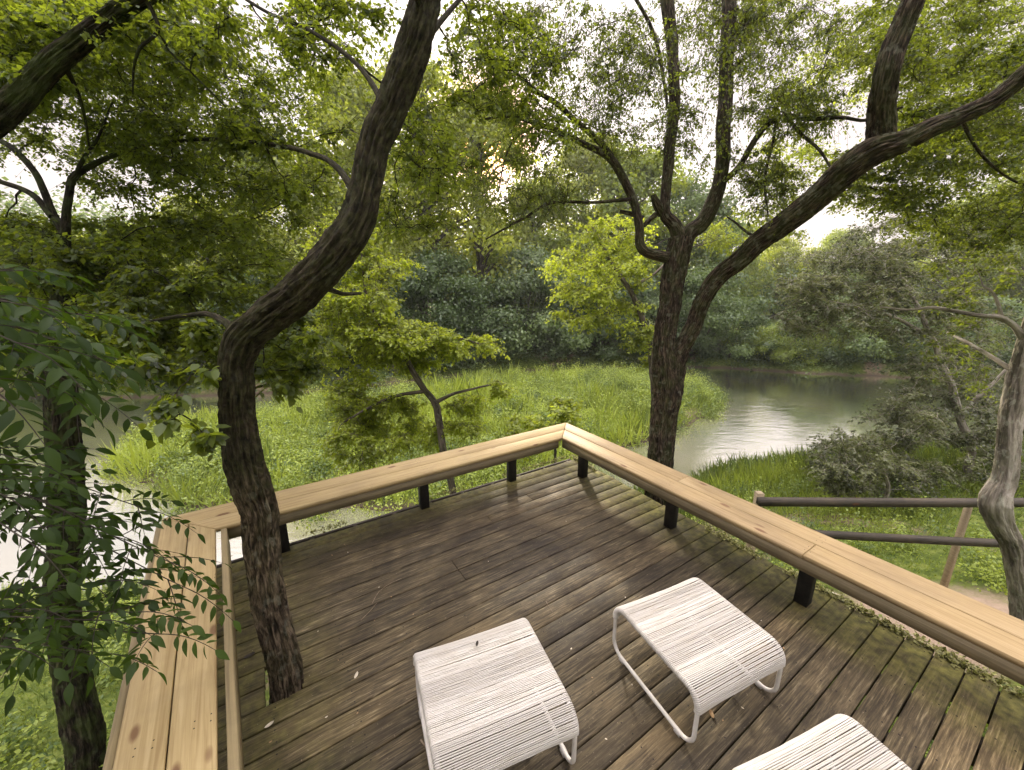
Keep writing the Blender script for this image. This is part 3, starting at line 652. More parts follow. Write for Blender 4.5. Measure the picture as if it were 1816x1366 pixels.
# --- dark trunk at far left
P0 = [(165, 1400, 72, 3.5), (152, 1300, 70, 3.45), (128, 1200, 66, 3.4), (114, 1100, 64, 3.35), (112, 1000, 66, 3.3), (116, 900, 68, 3.25), (116, 800, 66, 3.22), (112, 720, 62, 3.2), (108, 640, 54, 3.2), (112, 560, 46, 3.2), (106, 490, 38, 3.2), (110, 440, 30, 3.2), (112, 415, 24, 3.2)]
Pq, Rq = toground(P0, 0.1)
t = Tree('dark_tree', 'dark trunk at the far left behind the left bench, forking high up', tuple(Pq[0]), M['bark_dark'], M['elm'])
t.limb3(Pq, Rq, 24, 0.04, 0.14)
t.limb([(112, 420, 20, 3.2), (88, 374, 17, 3.22), (67, 316, 15, 3.25), (28, 267, 13, 3.3), (-20, 240, 11, 3.4), (-90, 200, 8, 3.5)], 8, 0.05)
t.limb([(92, 385, 14, 3.2), (53, 344, 12, 3.25), (0, 323, 11, 3.3), (-80, 300, 8, 3.4)], 8, 0.05)
t.limb([(112, 420, 22, 3.2), (116, 380, 17, 3.2), (123, 344, 16, 3.2), (130, 314, 16, 3.2), (158, 297, 12, 3.25), (211, 272, 9, 3.3), (264, 257, 6, 3.4)], 8, 0.05)
t.limb([(132, 312, 10, 3.2), (142, 290, 9, 3.2), (170, 250, 6, 3.2), (200, 180, 4, 3.2)], 7, 0.05)
t.limb([(112, 520, 24, 3.2), (150, 502, 18, 3.25), (190, 486, 15, 3.3), (240, 478, 10, 3.4), (330, 490, 6, 3.6)], 8, 0.05)
t.zone([(60, 220, 110, 60, 3.2, 5, 18, 42), (250, 240, 90, 60, 3.2, 5, 15, 40), (60, 470, 110, 70, 3.2, 5, 31, 48), (-120, 350, 140, 250, 3, 5, 36, 60)], spread=1.35, K=11, Mm=17, L=0.036, rtw=.0014)
t.done()

# --- mossy limb overhead at upper left (its trunk stands left of the picture)
Pq, Rq = toground([(-620, 700, 90, 2.4), (-520, 500, 85, 2.35), (-330, 360, 75, 2.3), (-120, 270, 66, 2.25), (0, 208, 56, 2.2), (53, 158, 50, 2.2), (105, 107, 46, 2.2), (158, 62, 42, 2.2), (215, 18, 38, 2.2), (290, -30, 34, 2.2), (420, -100, 30, 2.2), (580, -230, 20, 2.2), (760, -420, 8, 2.2)], -.2)
t = Tree('mossy_tree', 'mossy leaning limb crossing the top left corner of the view', tuple(Pq[0]), M['bark_dark'], M['elm'])
t.limb3(Pq, Rq, 22, 0.03, 0.18)
t.limb([(250, -10, 12, 2.2), (272, 26, 9, 2.2), (281, 53, 8, 2.2), (247, 88, 7, 2.2), (237, 125, 5, 2.25), (236, 168, 3, 2.3)], 7, 0.03)
t.limb([(281, 53, 7, 2.2), (300, 90, 5, 2.25), (340, 130, 4, 2.3), (400, 190, 3, 2.4)], 6, 0.04)
t.limb([(105, 110, 20, 2.2), (130, 150, 9, 2.3), (150, 210, 6, 2.4), (158, 260, 4, 2.5)], 6, 0.04)
t.zone([(90, 60, 160, 70, 2.2, 3.4, 56, 46), (40, 140, 80, 60, 2.2, 3.2, 23, 40), (300, 40, 110, 50, 2.2, 3.4, 28, 40), (330, 110, 50, 40, 2.3, 3, 13, 30), (-150, 100, 180, 150, 2.2, 4, 41, 60)], spread=1.75, K=12, Mm=18, L=0.034, rtw=.0013, br=.007)
t.done()

# --- pale tree at right edge in front of the rail fence
Pq, Rq = toground([(1815, 1150, 44, 4.35), (1811, 1079, 42, 4.3), (1806, 1027, 41, 4.26), (1790, 960, 44, 4.22), (1770, 921, 50, 4.2), (1763, 893, 60, 4.18), (1780, 850, 44, 4.15), (1788, 790, 42, 4.12), (1795, 740, 44, 4.1), (1806, 680, 46, 4.06), (1824, 620, 46, 4.0), (1850, 540, 42, 3.95), (1880, 440, 36, 3.9), (1930, 300, 30, 3.9)], 0.03)
t = Tree('pale_tree', 'crooked pale grey trunk at the right edge in front of the rail fence', tuple(Pq[0]), M['bark_pale'], M['elm2'])
t.limb3(Pq, Rq, 24, 0.035, 0.16)
t.limb([(1822, 610, 18, 4.0), (1793, 573, 13, 4.0), (1772, 562, 11, 4.0), (1741, 560, 8, 4.0), (1688, 551, 7, 4.05), (1653, 545, 6, 4.1), (1618, 549, 4, 4.2), (1560, 545, 3, 4.4)], 8, 0.04)
t.limb([(1776, 564, 9, 4.0), (1769, 538, 8, 4.0), (1758, 517, 6, 4.0), (1744, 508, 4, 4.0)], 6, 0.03)
t.limb([(1800, 660, 12, 4.05), (1770, 640, 9, 4.2), (1720, 610, 7, 4.5), (1680, 590, 4, 4.8)], 7, 0.05)
t.zone([(1740, 470, 90, 60, 3.9, 5.6, 21, 36), (1690, 560, 60, 30, 4, 5, 8, 24), (1700, 650, 70, 60, 4.6, 6.4, 14, 30), (1900, 420, 120, 160, 3.8, 5, 16, 50)], K=9, Mm=11, L=0.036, rtw=.0013, br=.008)
t.done()

# --- small lime green tree behind the back bench
Pq, Rq = toground([(800, 850, 13, 7.6), (787, 800, 13, 7.6), (779, 749, 13, 7.6), (771, 714, 13, 7.6), (755, 693, 11, 7.6), (737, 666, 10, 7.6), (720, 637, 9, 7.6), (698, 612, 8, 7.6), (672, 575, 6, 7.6), (650, 520, 4, 7.6), (640, 440, 3, 7.6)], 0.1, 1.4)
t = Tree('lime_green_tree', 'small lime green tree with thin crooked trunk behind the back bench', tuple(Pq[0]), M['bark_far'], M['lime'])
t.limb3(Pq, Rq, 10, 0.06, .12)
t.limb([(720, 637, 8, 7.6), (760, 610, 6, 7.5), (810, 600, 4, 7.4), (850, 610, 3, 7.3)], 6, 0.08)
t.limb([(772, 714, 8, 7.6), (800, 700, 6, 7.7), (840, 690, 4, 7.8), (880, 680, 3, 7.9)], 6, 0.08)
t.limb([(755, 693, 7, 7.6), (710, 700, 6, 7.4), (660, 720, 5, 7.2), (610, 750, 3, 7.1)], 6, 0.08)
t.zone([(610, 440, 60, 60, 7.2, 9, 21, 34), (600, 560, 40, 50, 7, 8.6, 13, 30), (690, 600, 95, 28, 6.8, 8.4, 60, 28), (800, 612, 70, 20, 6.9, 8, 29, 24), (640, 540, 70, 36, 6.8, 8.4, 29, 30), (700, 650, 80, 18, 7.6, 8.6, 16, 24), (660, 480, 70, 40, 7, 8.6, 21, 30),
        (650, 610, 100, 45, 6.8, 8.2, 29, 30), (630, 710, 60, 50, 7.2, 8.4, 26, 28), (670, 740, 75, 35, 7.5, 8.8, 34, 28), (640, 790, 60, 25, 6.6, 7.6, 17, 26), (835, 740, 40, 38, 7.6, 8.6, 18, 26), (740, 770, 60, 25, 7.8, 8.8, 16, 26), (885, 690, 18, 14, 7.6, 8.2, 4, 18)], spread=1.3, K=11, Mm=15, L=0.07, rtw=.0025, br=.010, droop=.4, W=.9)
t.done()
Pq = np.array([T(985, 830, 9.0), T(985, 790, 9.0), T(985, 750, 9.0)]); Pq[0, 2] = gz(Pq[0, 0], Pq[0, 1])
t = Tree('lime_shrub', 'lime green bush top showing just above the bench corner', tuple(Pq[0]), M['bark_far'], M['lime'], 'bush')
t.limb3(Pq, np.array([.04, .03, .01]), 6, .1)
t.zone([(970, 750, 60, 22, 8.5, 10, 13, 24), (1005, 720, 22, 14, 9, 9.6, 5, 20), (930, 790, 60, 25, 8.5, 10, 14, 28)], K=10, Mm=14, L=0.10, rtw=.002)
t.done()

# --- bright tree behind the forked tree
Pq, Rq = toground([(1165, 800, 14, 11.5), (1160, 700, 13, 11.5), (1150, 600, 12, 11.5), (1120, 520, 10, 11.5), (1080, 460, 7, 11.5), (1050, 400, 5, 11.5)], 0.0)
t = Tree('bright_tree', 'yellow-green tree with hanging foliage left of the forked trunk', tuple(Pq[0]), M['bark_far'], M['lime'])
t.limb3(Pq, Rq, 8, .1)
t.zone([(1060, 480, 90, 45, 10.5, 13, 39, 30), (1035, 545, 50, 35, 10.5, 12.5, 20, 26), (1090, 420, 80, 30, 11, 13, 18, 28), (1150, 610, 30, 35, 11, 12, 10, 22), (1110, 560, 40, 30, 11, 12.5, 8, 24)], spread=1.35, K=11, Mm=15, L=0.095, rtw=.003, br=.012)
t.zone([(1400, 310, 90, 60, 12, 15, 21, 34), (1500, 130, 90, 60, 12, 16, 15, 36), (1330, 420, 80, 45, 12, 14, 15, 30)], spread=1.35, K=11, Mm=15, L=0.095, rtw=.003, br=.012)
t.done()

# --- olive tree and bush at right by the water
Pq, Rq = toground([(1722, 800, 17, 9.5), (1702, 739, 15, 9.6), (1688, 686, 14, 9.7), (1665, 630, 12, 9.8), (1640, 570, 10, 9.9), (1600, 500, 8, 10), (1540, 440, 5, 10)], 0.1)
t = Tree('olive_tree', 'fine-leaved brownish olive tree leaning over the river at the right', tuple(Pq[0]), M['bark_pale'], M['olive'])
t.limb3(Pq, Rq, 10, .1)
t.limb([(1702, 739, 10, 9.6), (1750, 690, 8, 9.4), (1800, 640, 5, 9.2)], 6, .1)
t.limb([(1650, 600, 8, 9.8), (1580, 560, 6, 9.6), (1500, 540, 4, 9.4), (1440, 530, 3, 9.3)], 6, .1)
t.zone([(1500, 500, 110, 60, 8.6, 11, 91, 28), (1600, 440, 130, 60, 8.6, 11.5, 62, 30), (1450, 570, 70, 28, 8.8, 10.5, 21, 24), (1600, 560, 90, 40, 8.6, 11, 27, 26), (1720, 560, 80, 60, 9, 11, 23, 28), (1680, 660, 90, 50, 9, 11, 23, 26), (1760, 760, 60, 60, 8.5, 10, 29, 26)], spread=1.3, K=12, Mm=17, L=0.06, rtw=.003, br=.009)
t.done()
bs = T(1560, 900, 8.5); bs[2] = gz(bs[0], bs[1])
t = Tree('olive_bush', 'grey-olive bush on the near bank above the rail fence', tuple(bs), M['bark_pale'], M['olive'], 'bush')
t.limb3(np.array([bs, bs + [.1, 0, .5], bs + [-.1, 0, 1.0]]), np.array([.05, .04, .02]), 6, .1)
t.zone([(1700, 720, 120, 90, 8.5, 11, 46, 30), (1590, 740, 60, 30, 9, 10.5, 10, 26), (1760, 840, 70, 30, 8, 10, 14, 28), (1530, 800, 90, 38, 8, 10, 34, 28), (1500, 850, 70, 25, 7.8, 9, 16, 26), (1600, 840, 80, 35, 7.8, 9.5, 22, 28), (1640, 770, 70, 35, 8, 10, 14, 26)], spread=1.2, K=12, Mm=17, L=0.06, rtw=.0025, br=.008)
t.done()

# ------------------------------------------------------------------ compound-leaf shrub in the left foreground
def pinnate(acc, stem, base, D, Nn, ln, npair, L):
    """one compound leaf: arching rachis with opposite leaflets and a terminal one"""
    D = D / np.linalg.norm(D); Sd = np.cross(Nn, D); Sd /= np.linalg.norm(Sd); Nn = np.cross(D, Sd)
    t = np.linspace(0, 1, npair + 2)
    P = base + t[:, None] * D * ln - (t**2)[:, None] * np.array([0, 0, .35 * ln])
    tg = np.gradient(P, axis=0); tg = norm(tg)
    tube(stem, P, np.linspace(.0022, .0010, len(P)), 4, cap=False)
    pos = []; dr = []; nn = []; sz = []
    for i in range(1, npair + 1):
        for sg in (-1, 1):
            pos.append(P[i] + sg * Sd * .003); dr.append(tg[i] * .55 + sg * Sd * .85 - np.array([0, 0, .22 + .2 * RNG.random()]) + RNG.normal(size=3) * .08)
            nn.append(Nn + RNG.normal(size=3) * .38); sz.append(L * (0.72 + .28 * math.sin(math.pi * (i + .5) / (npair + 1))) * (.9 + .2 * RNG.random()))
    pos.append(P[-1]); dr.append(tg[-1] - np.array([0, 0, .2])); nn.append(Nn); sz.append(L * 1.1)
    c = RNG.random()
    leaves(acc, np.array(pos), np.array(dr), np.array(nn), np.array(sz), .80, np.clip(c * .6 + RNG.random(len(pos)) * .4, 0, 1), LEAFLET)
shb = T(-260, 1500, 1.9); shb[2] = gz(shb[0], shb[1])
sr = empty('compound_leaf_shrub', shb); tag(sr, 'large dark green leafy shrub reaching over the left bench in the foreground', 'shrub')
LA, SA = Acc(), Acc()
def branch(pts, nl, L=0.075, ln=.22, npair=4, r=.005):
    P = np.array([T(*p) for p in pts]); P, R = resample(P, np.linspace(r, .0018, len(P)), .03)
    tube(SA, P - shb, R, 6)
    d = np.gradient(P, axis=0); d = norm(d)
    for k in range(nl):
        i = int((0.25 + .75 * (k + RNG.random() * .6) / nl) * (len(P) - 1)); i = min(i, len(P) - 1)
        sd = np.cross(d[i], [0, 0, 1.0]); sd /= np.linalg.norm(sd) + 1e-9; sg = 1 if k % 2 else -1
        D = d[i] * .6 + sg * sd * (.4 + .5 * RNG.random()) + np.array([0, 0, .15]) + RNG.normal(size=3) * .15
        pinnate(LA, SA, P[i] - shb, D, np.array([0, 0, 1.0]) + RNG.normal(size=3) * .5, ln * (.75 + .5 * RNG.random()), npair, L * (.8 + .4 * RNG.random()))
    pinnate(LA, SA, P[-1] - shb, d[-1], np.array([0, 0, 1.0]) + RNG.normal(size=3) * .2, ln, npair, L)
O1 = (-300, 1250, 1.75); O2 = (-260, 900, 1.6); O3 = (-260, 620, 1.5)
for tip, o, nl in [((300, 1125, 1.45), O1, 9), ((260, 1085, 1.4), O1, 8), ((335, 1045, 1.6), O2, 9), ((310, 1000, 1.6), O2, 8), ((240, 960, 1.6), O2, 8), ((270, 905, 1.8), O2, 9), ((190, 1100, 1.35), O1, 8), ((120, 1150, 1.4), O1, 8), ((200, 1030, 1.5), O1, 8),
                   ((120, 1000, 1.5), O2, 8), ((60, 1080, 1.3), O1, 8), ((100, 900, 1.3), O2, 7), ((50, 960, 1.1), O2, 6), ((60, 820, 1.4), O2, 8), ((30, 1150, 1.3), O1, 8), ((200, 1160, 1.5), O1, 7), ((10, 880, 1.2), O2, 7)]:
    m1 = ((o[0] * .55 + tip[0] * .45), (o[1] * .5 + tip[1] * .5) - 70, (o[2] + tip[2]) / 2)
    branch([o, m1, tip], nl + 3, L=.058, ln=.18)
for tip, o, nl in [((150, 560, 1.7), O3, 8), ((120, 610, 1.5), O3, 8), ((190, 640, 1.9), O3, 8), ((90, 680, 1.4), O3, 7), ((40, 540, 1.3), O3, 7), ((60, 620, 1.15), O3, 6), ((0, 700, 1.2), O3, 6), ((150, 690, 1.7), O3, 7), ((30, 480, 1.6), O3, 6)]:
    m1 = ((o[0] * .55 + tip[0] * .45), (o[1] * .5 + tip[1] * .5) - 60, (o[2] + tip[2]) / 2)
    branch([o, m1, tip], nl + 1, L=.078, ln=.21)
for o in (O1, O2, O3):
    P = np.array([shb, (shb + T(*o)) / 2 + [-.1, 0, .1], T(*o)]); tube(SA, P - shb, np.array([.03, .022, .008]), 8, step=.1)
SA.build('stem', M['bark_far'], sr, smooth=True, bark=True)
LA.build('foliage', M['shrub'], sr, smooth=True)

# ------------------------------------------------------------------ background trees and shrubs on the far bank
def crown_mesh(seed, h, rad, nclump, perc, L, trunk_h, kind='tree'):
    """one species prototype: returns (trunk mesh object, crown mesh object), local coordinates"""
    global RNG
    old = RNG; RNG = np.random.default_rng(seed)
    tr, cr = Acc(), Acc()
    nl = 5 if kind == 'tree' else 6
    if kind == 'tree': tube(tr, np.array([[0, 0, -.3], [.1, .05, h * .3], [.0, .15, h * .6], [.1, 0, h * .85]]), np.array([h * .02, h * .015, h * .009, h * .003]), 8, step=h * .04, rough=.15, seed=seed)
    C = []; R = []
    for i in range(nclump):
        f = (i + .5) / nclump; a = RNG.random() * 6.283
        z = trunk_h + (h - trunk_h) * RNG.random() ** (.9)
        k = (z - trunk_h) / (h - trunk_h); rr = rad * (math.sin(math.pi * min(1, .16 + .80 * k)) ** .7) * (0.35 + .65 * RNG.random() ** .5)
        rr *= 1 + .35 * math.sin(a * 2 + seed) * math.sin(a * 3 + z)
        C.append((math.cos(a) * rr, math.sin(a) * rr, z)); s_ = rad * (.20 + .18 * RNG.random()); R.append((s_, s_, s_ * .62))
    C = np.array(C); R = np.array(R)
    for c in C[:: (1 if kind == 'tree' else 2)]:
        z0 = max(0.1, c[2] - np.hypot(c[0], c[1]) * .6) if kind == 'tree' else 0
        a = np.array([0, 0, min(z0, h * .8)]); m_ = (a + c) / 2 + [0, 0, .1 * rad]
        tube(tr, np.array([a, m_, c]), np.array([h * .006, h * .004, h * .0015]), 4, cap=False)
    n = nclump * perc; ci = np.repeat(np.arange(nclump), perc)
    q = norm(RNG.normal(size=(n, 3))) * (RNG.random((n, 1)) ** .4) * (1 + .25 * RNG.normal(size=(n, 1)))
    P = C[ci] + q * R[ci]
    out = norm(q * [1, 1, .6] + np.array([0, 0, .5]) + RNG.normal(size=(n, 3)) * .5)
    D = norm(np.cross(out, RNG.normal(size=(n, 3)))) - np.array([0, 0, .5])
    tint = np.clip(.5 * RNG.random(nclump)[ci] + .5 * RNG.random(n), 0, 1)
    P[:, 2] = np.maximum(P[:, 2], .05)
    leaves(cr, P, D, out, L * (.6 + .8 * RNG.random(n)), 1.25, tint)
    a, b = tr.build('trunk' if kind == 'tree' else 'stem', M['bark_far'], bark=True, smooth=True, link=False), cr.build('crown', M['pale'], link=False)
    RNG = old
    return a.data, b.data
PROT = [crown_mesh(11, 14, 5.0, 90, 240, .27, 2.4), crown_mesh(12, 17, 4.8, 96, 230, .26, 3.0), crown_mesh(13, 13, 5.2, 90, 240, .26, 1.4), crown_mesh(14, 19, 5.4, 90, 210, .24, 5.0)]
BPROT = [crown_mesh(21, 3.6, 2.6, 50, 330, .13, .3, 'bush'), crown_mesh(22, 2.6, 2.4, 42, 300, .12, .2, 'bush'), crown_mesh(23, 5.0, 2.9, 60, 330, .14, .3, 'bush')]
_mc = {}
def plant(name, label, cat, proto, px, Y, sc, m, group, rz=None, zoff=0.0, sx=1.0, part='crown'):
    x = (px - 908) / F * (Y * CP)      # roughly where the photograph has it, at its own distance
    o = empty(name, (x, Y, gz(x, Y) + zoff), RNG.random() * 6.28 if rz is None else rz); o.scale = (sc * sx, sc * sx, sc)
    tag(o, label, cat, group)
    key = (proto[1].name, m.name)
    if key not in _mc:
        d = proto[1].copy(); d.materials.clear(); d.materials.append(m); _mc[key] = d
    a = bpy.data.objects.new('trunk' if cat == 'tree' else 'stem', proto[0]); b = bpy.data.objects.new('crown' if cat == 'tree' else 'foliage', _mc[key])
    for q in (a, b): COL.objects.link(q); q.parent = o
    return o
G1 = 'trees lining the far bank'
for px, Y, sc, k, mm, nm, lb in [
    (20, 40, .6, 0, 'green', 'broadleaf_tree', 'green tree on the far bank at the extreme left of the view'),
    (130, 40, .6, 2, 'pale', 'broadleaf_tree', 'pale low tree across the river behind the far left dark trunk'),
    (250, 40, .6, 0, 'green', 'broadleaf_tree', 'green tree across the river left of the deck tree'),
    (370, 33, .72, 2, 'pale', 'broadleaf_tree', 'light green tree across the river directly behind the deck tree trunk'),
    (480, 36, .85, 1, 'green', 'broadleaf_tree', 'mid green tree across the river right of the deck tree trunk'),
    (580, 34, .95, 2, 'pale', 'broadleaf_tree', 'yellowish tree across the river below the bend of the leaning limb'),
    (660, 38, 1.05, 1, 'pale', 'broadleaf_tree', 'tall yellow-green tree across the river right of the leaning limb'),
    (750, 37, .98, 3, 'pale', 'broadleaf_tree', 'tall airy tree across the river just left of the low sun'),
    (850, 38, 1.0, 1, 'pale', 'broadleaf_tree', 'tall airy tree across the river beneath the low sun'),
    (945, 42, .86, 0, 'green', 'broadleaf_tree', 'green tree across the river above the bench corner'),
    (1030, 44, .92, 1, 'pale', 'broadleaf_tree', 'light green tree across the river left of the fork'),
    (1110, 40, 1.0, 0, 'green', 'broadleaf_tree', 'rounded green tree across the river close left of the forked trunk'),
    (1200, 44, .95, 2, 'blue', 'broadleaf_tree', 'hazy blue-green tree across the river behind the forked trunk'),
    (1290, 54, .72, 0, 'green', 'broadleaf_tree', 'green tree across the river between the fork and the big limb'),
    (1380, 56, .66, 2, 'pale', 'broadleaf_tree', 'yellow-green tree across the river seen below the big limb'),
    (1480, 56, .66, 0, 'green', 'broadleaf_tree', 'green tree across the river behind the olive foliage'),
    (1590, 52, .60, 2, 'pale', 'broadleaf_tree', 'pale tree across the river behind the top of the olive tree'),
    (1700, 42, .78, 0, 'green', 'broadleaf_tree', 'green tree across the river left of the pale trunk'),
    (1820, 40, .85, 1, 'green', 'broadleaf_tree', 'green tree across the river at the right edge')]:
    plant(nm, lb, 'tree', PROT[k], px, Y, sc * 1.2, M[mm], G1)
G2 = 'dense shrubs along the far waterline'
BL = [(60, 26, 1.0, 0, 'green', 'waterside shrub across the river at the extreme left'), (150, 27, 1.0, 2, 'green', 'waterside shrub across the river behind the far left trunk'), (260, 26.5, .9, 0, 'dark', 'waterside shrub across the left channel, left of the deck tree'),
      (350, 27, 1.1, 0, 'green', 'waterside shrub across the left channel, touching the deck tree trunk'), (440, 28.5, 1.0, 2, 'dark', 'dark shrub over the channel right of the deck tree'), (520, 28.5, 1.1, 0, 'dark', 'dark shrub over the channel left of the lime green tree'),
      (600, 30, 1.15, 2, 'dark', 'tall dark shrub over the channel behind the lime green tree'), (690, 31.5, 1.1, 0, 'dark', 'dark shrub hidden mostly by the lime green tree'), (770, 32.5, 1.3, 2, 'dark', 'dark shrub above the water right of the lime green tree crown'),
      (850, 33.5, 1.25, 0, 'dark', 'dark shrub by black shaded water beyond the island'), (930, 34.5, 1.35, 2, 'blue', 'bluish shrub beyond the island above the bench corner'), (1010, 35.5, 1.2, 0, 'blue', 'bluish shrub beyond the island right of the bench corner'),
      (1080, 35.5, 1.35, 2, 'blue', 'tall bluish shrub beyond the island left of the forked trunk'), (1160, 36, 1.2, 0, 'dark', 'shrub beyond the island hidden by the forked trunk'), (1240, 35, 1.15, 2, 'blue', 'blue-green shrub at the far waterline right of the forked trunk'),
      (1310, 34.6, 1.0, 0, 'blue', 'blue-green shrub left of the bare earth gap'), (1345, 34.4, .7, 1, 'green', 'small round shrub at the left side of the bare earth gap'), (1420, 33.2, .85, 1, 'green', 'low green shrub right of the bare earth gap'),
      (1485, 33.4, 1.1, 0, 'blue', 'leafy shrub mass on the far shore under the olive foliage'), (1550, 32.6, .95, 1, 'green', 'low bright shrub on the far shore under the olive foliage'), (1620, 32.5, 1.1, 0, 'blue', 'shrub on the far shore behind the olive trunk'),
      (1700, 32, 1.0, 1, 'green', 'low shrub on the far shore left of the pale trunk'), (1790, 32, 1.1, 0, 'blue', 'shrub on the far shore behind the pale trunk')]
for px, Y, sc, k, mm, lb in BL:
    plant('waterside_shrub', lb, 'shrub', BPROT[k], px, Y, sc * 1.2, M[mm], G2)
# far-off wood behind, one mass
fw = Acc(); proto_v = None
_r = np.random.default_rng(5)
def far_wood():
    n = 380; X = _r.uniform(-95, 95, n); Y = _r.uniform(46, 110, n)
    X[260:320] = _r.uniform(-120, -45, 60); Y[260:320] = _r.uniform(34, 56, 60); X[320:] = _r.uniform(46, 110, 60); Y[320:] = _r.uniform(40, 55, 60)
    Z = ground(X, Y); hh = _r.uniform(10, 15.5, n); rr = _r.uniform(3.2, 5.0, n)
    az = np.degrees(np.arctan2(X, Y)); hh = np.where((az > 20) & (az < 48), hh * .55, hh)
    per = 620; ci = np.repeat(np.arange(n), per); m_ = n * per
    q = norm(_r.normal(size=(m_, 3))) * (.75 + .3 * _r.random((m_, 1)))
    P = np.stack([X[ci] + q[:, 0] * rr[ci], Y[ci] + q[:, 1] * rr[ci], Z[ci] + hh[ci] * .55 + q[:, 2] * hh[ci] * .48], -1)
    o = norm(q + _r.normal(size=(m_, 3)) * .4); D = np.cross(o, _r.normal(size=(m_, 3)))
    leaves(fw, P, D, o, .42 * (.6 + .8 * _r.random(m_)), 1.3, np.clip(_r.random(n)[ci] * .5 + .5 * _r.random(m_), 0, 1))
far_wood()
o = fw.build('distant_wood', M['blue']); tag(o, 'hazy far-off wood closing the view behind the river trees', 'wood', kind='stuff')

# ------------------------------------------------------------------ low vegetation (uncountable)
def tufts(name, label, X, Y, hgt, rad, per, L, m, blades=0, mounds=None, seed=1, tb=.58):
    r = np.random.default_rng(seed); acc = Acc(); n = len(X); Z = ground(X, Y)
    ci = np.repeat(np.arange(n), per); k = len(ci)
    q = norm(r.normal(size=(k, 3))) * r.random((k, 1)) ** .5; q[:, 2] = np.abs(q[:, 2])
    P = np.stack([X[ci] + q[:, 0] * rad[ci], Y[ci] + q[:, 1] * rad[ci], Z[ci] + q[:, 2] * hgt[ci]], -1)
    o = norm(q * [1, 1, .5] + [0, 0, .6] + r.normal(size=(k, 3)) * .5); D = np.cross(o, r.normal(size=(k, 3))) + [0, 0, .35]
    low = fbm(np.stack([X * .28, Y * .28, 0 * X], -1), 3, seed + 40)
    tn = np.clip((low - .5) * 3.2 + tb + .25 * (r.random(n) - .5), 0, 1)
    tint = np.clip(tn[ci] + .5 * (r.random(k) - .5), 0, 1)
    leaves(acc, P, D, o, L * (.6 + .8 * r.random(k)), 1.0, tint)
    if mounds:        # taller leafy weeds growing through the grass
        nm, mr, mh, mp, mL = mounds; pick = r.choice(n, nm, replace=False); mx_, my_ = X[pick], Y[pick]; mz = Z[pick]
        rr_ = mr * (.6 + .8 * r.random(nm)); hh_ = mh * (.5 + r.random(nm)); c2 = np.repeat(np.arange(nm), mp); k2 = len(c2)
        q2 = norm(r.normal(size=(k2, 3))) * (.55 + .45 * r.random((k2, 1))) * (1 + .3 * r.normal(size=(k2, 1))); q2[:, 2] = np.abs(q2[:, 2])
        P2 = np.stack([mx_[c2] + q2[:, 0] * rr_[c2], my_[c2] + q2[:, 1] * rr_[c2], mz[c2] + q2[:, 2] * hh_[c2]], -1)
        o2 = norm(q2 + [0, 0, .5] + r.normal(size=(k2, 3)) * .5); tm = r.random(nm) ** 1.2
        leaves(acc, P2, np.cross(o2, r.normal(size=(k2, 3))) + [0, 0, .2], o2, mL * (.6 + .8 * r.random(k2)), 1.1, np.clip(tm[c2] * .8 + .35 * (r.random(k2) - .3), 0, 1))
    if blades:
        ci = np.repeat(np.arange(n), blades); k = len(ci); a = r.random(k) * 6.283; s_ = r.random(k) ** .5
        P = np.stack([X[ci] + np.cos(a) * s_ * rad[ci], Y[ci] + np.sin(a) * s_ * rad[ci], Z[ci] + .15 * hgt[ci]], -1)
        D = np.stack([np.cos(a) * .35, np.sin(a) * .35, np.ones(k)], -1) + r.normal(size=(k, 3)) * .22
        Nn = norm(r.normal(size=(k, 3)) * [1, 1, .3] + [0, -.5, .2])
        leaves(acc, P, D, Nn, hgt[ci] * (.7 + .7 * r.random(k)), .10, np.clip(tn[ci] + .5 * (r.random(k) - .3), 0, 1))
    ob = acc.build(name, m); tag(ob, label, 'vegetation', kind='stuff'); return ob
def scatter(x0, x1, y0, y1, n, test, seed):
    r = np.random.default_rng(seed); X = r.uniform(x0, x1, n); Y = r.uniform(y0, y1, n); k = test(*shore(X, Y), X, Y); return X[k], Y[k], r
X, Y, r = scatter(-18.5, 14.5, 10.5, 32, 9500, lambda dn, df, di, x, y: di > -.15, 4)
vv = fbm(np.stack([X * .45, Y * .45, 0 * X], -1), 3, 77)
hg = (.25 + 2.2 * np.clip(vv - .38, 0, 1)) * (.7 + .6 * r.random(len(X)))
tufts('island_grass', 'bright green reeds and weeds covering the low island in the river', X, Y, hg, .28 + .25 * r.random(len(X)), 26, .085, M['grass'], 5, mounds=(760, .62, .75, 280, .085), seed=2)
dk = lambda x, y: ~((x * UD[0] + y * UD[1] > -.9) & (x * UD[0] + y * UD[1] < 3.65) & (x * VD[0] + y * VD[1] < 4.1))
X, Y, r = scatter(-16, 17, .5, 15.5, 13000, lambda dn, df, di, x, y: (dn > -.1) & dk(x, y) & (np.hypot((x - 5.6), (y - 4.2) * 1.4) > 1.0 + .6 * noise3(np.stack([x * 3, y * 3, 0 * x], -1))), 5)
nearw = np.clip((Y - 6) / 5, 0, 1)
tufts('bank_grass', 'green grass and weeds on the near bank around the deck', X, Y, (.10 + .28 * nearw) * (.6 + .8 * r.random(len(X))), .16 + .14 * r.random(len(X)), 9, .040, M['grass'], 14, mounds=(650, .30, .45, 190, .045), seed=3, tb=.18)
X, Y, r = scatter(-45, 60, 22, 44, 5200, lambda dn, df, di, x, y: (df > -.1), 6)
tufts('far_bank_undergrowth', 'leafy undergrowth along the foot of the far bank', X, Y, .5 + .7 * r.random(len(X)), .45 + .4 * r.random(len(X)), 24, .2, M['blue'], 0, seed=9)

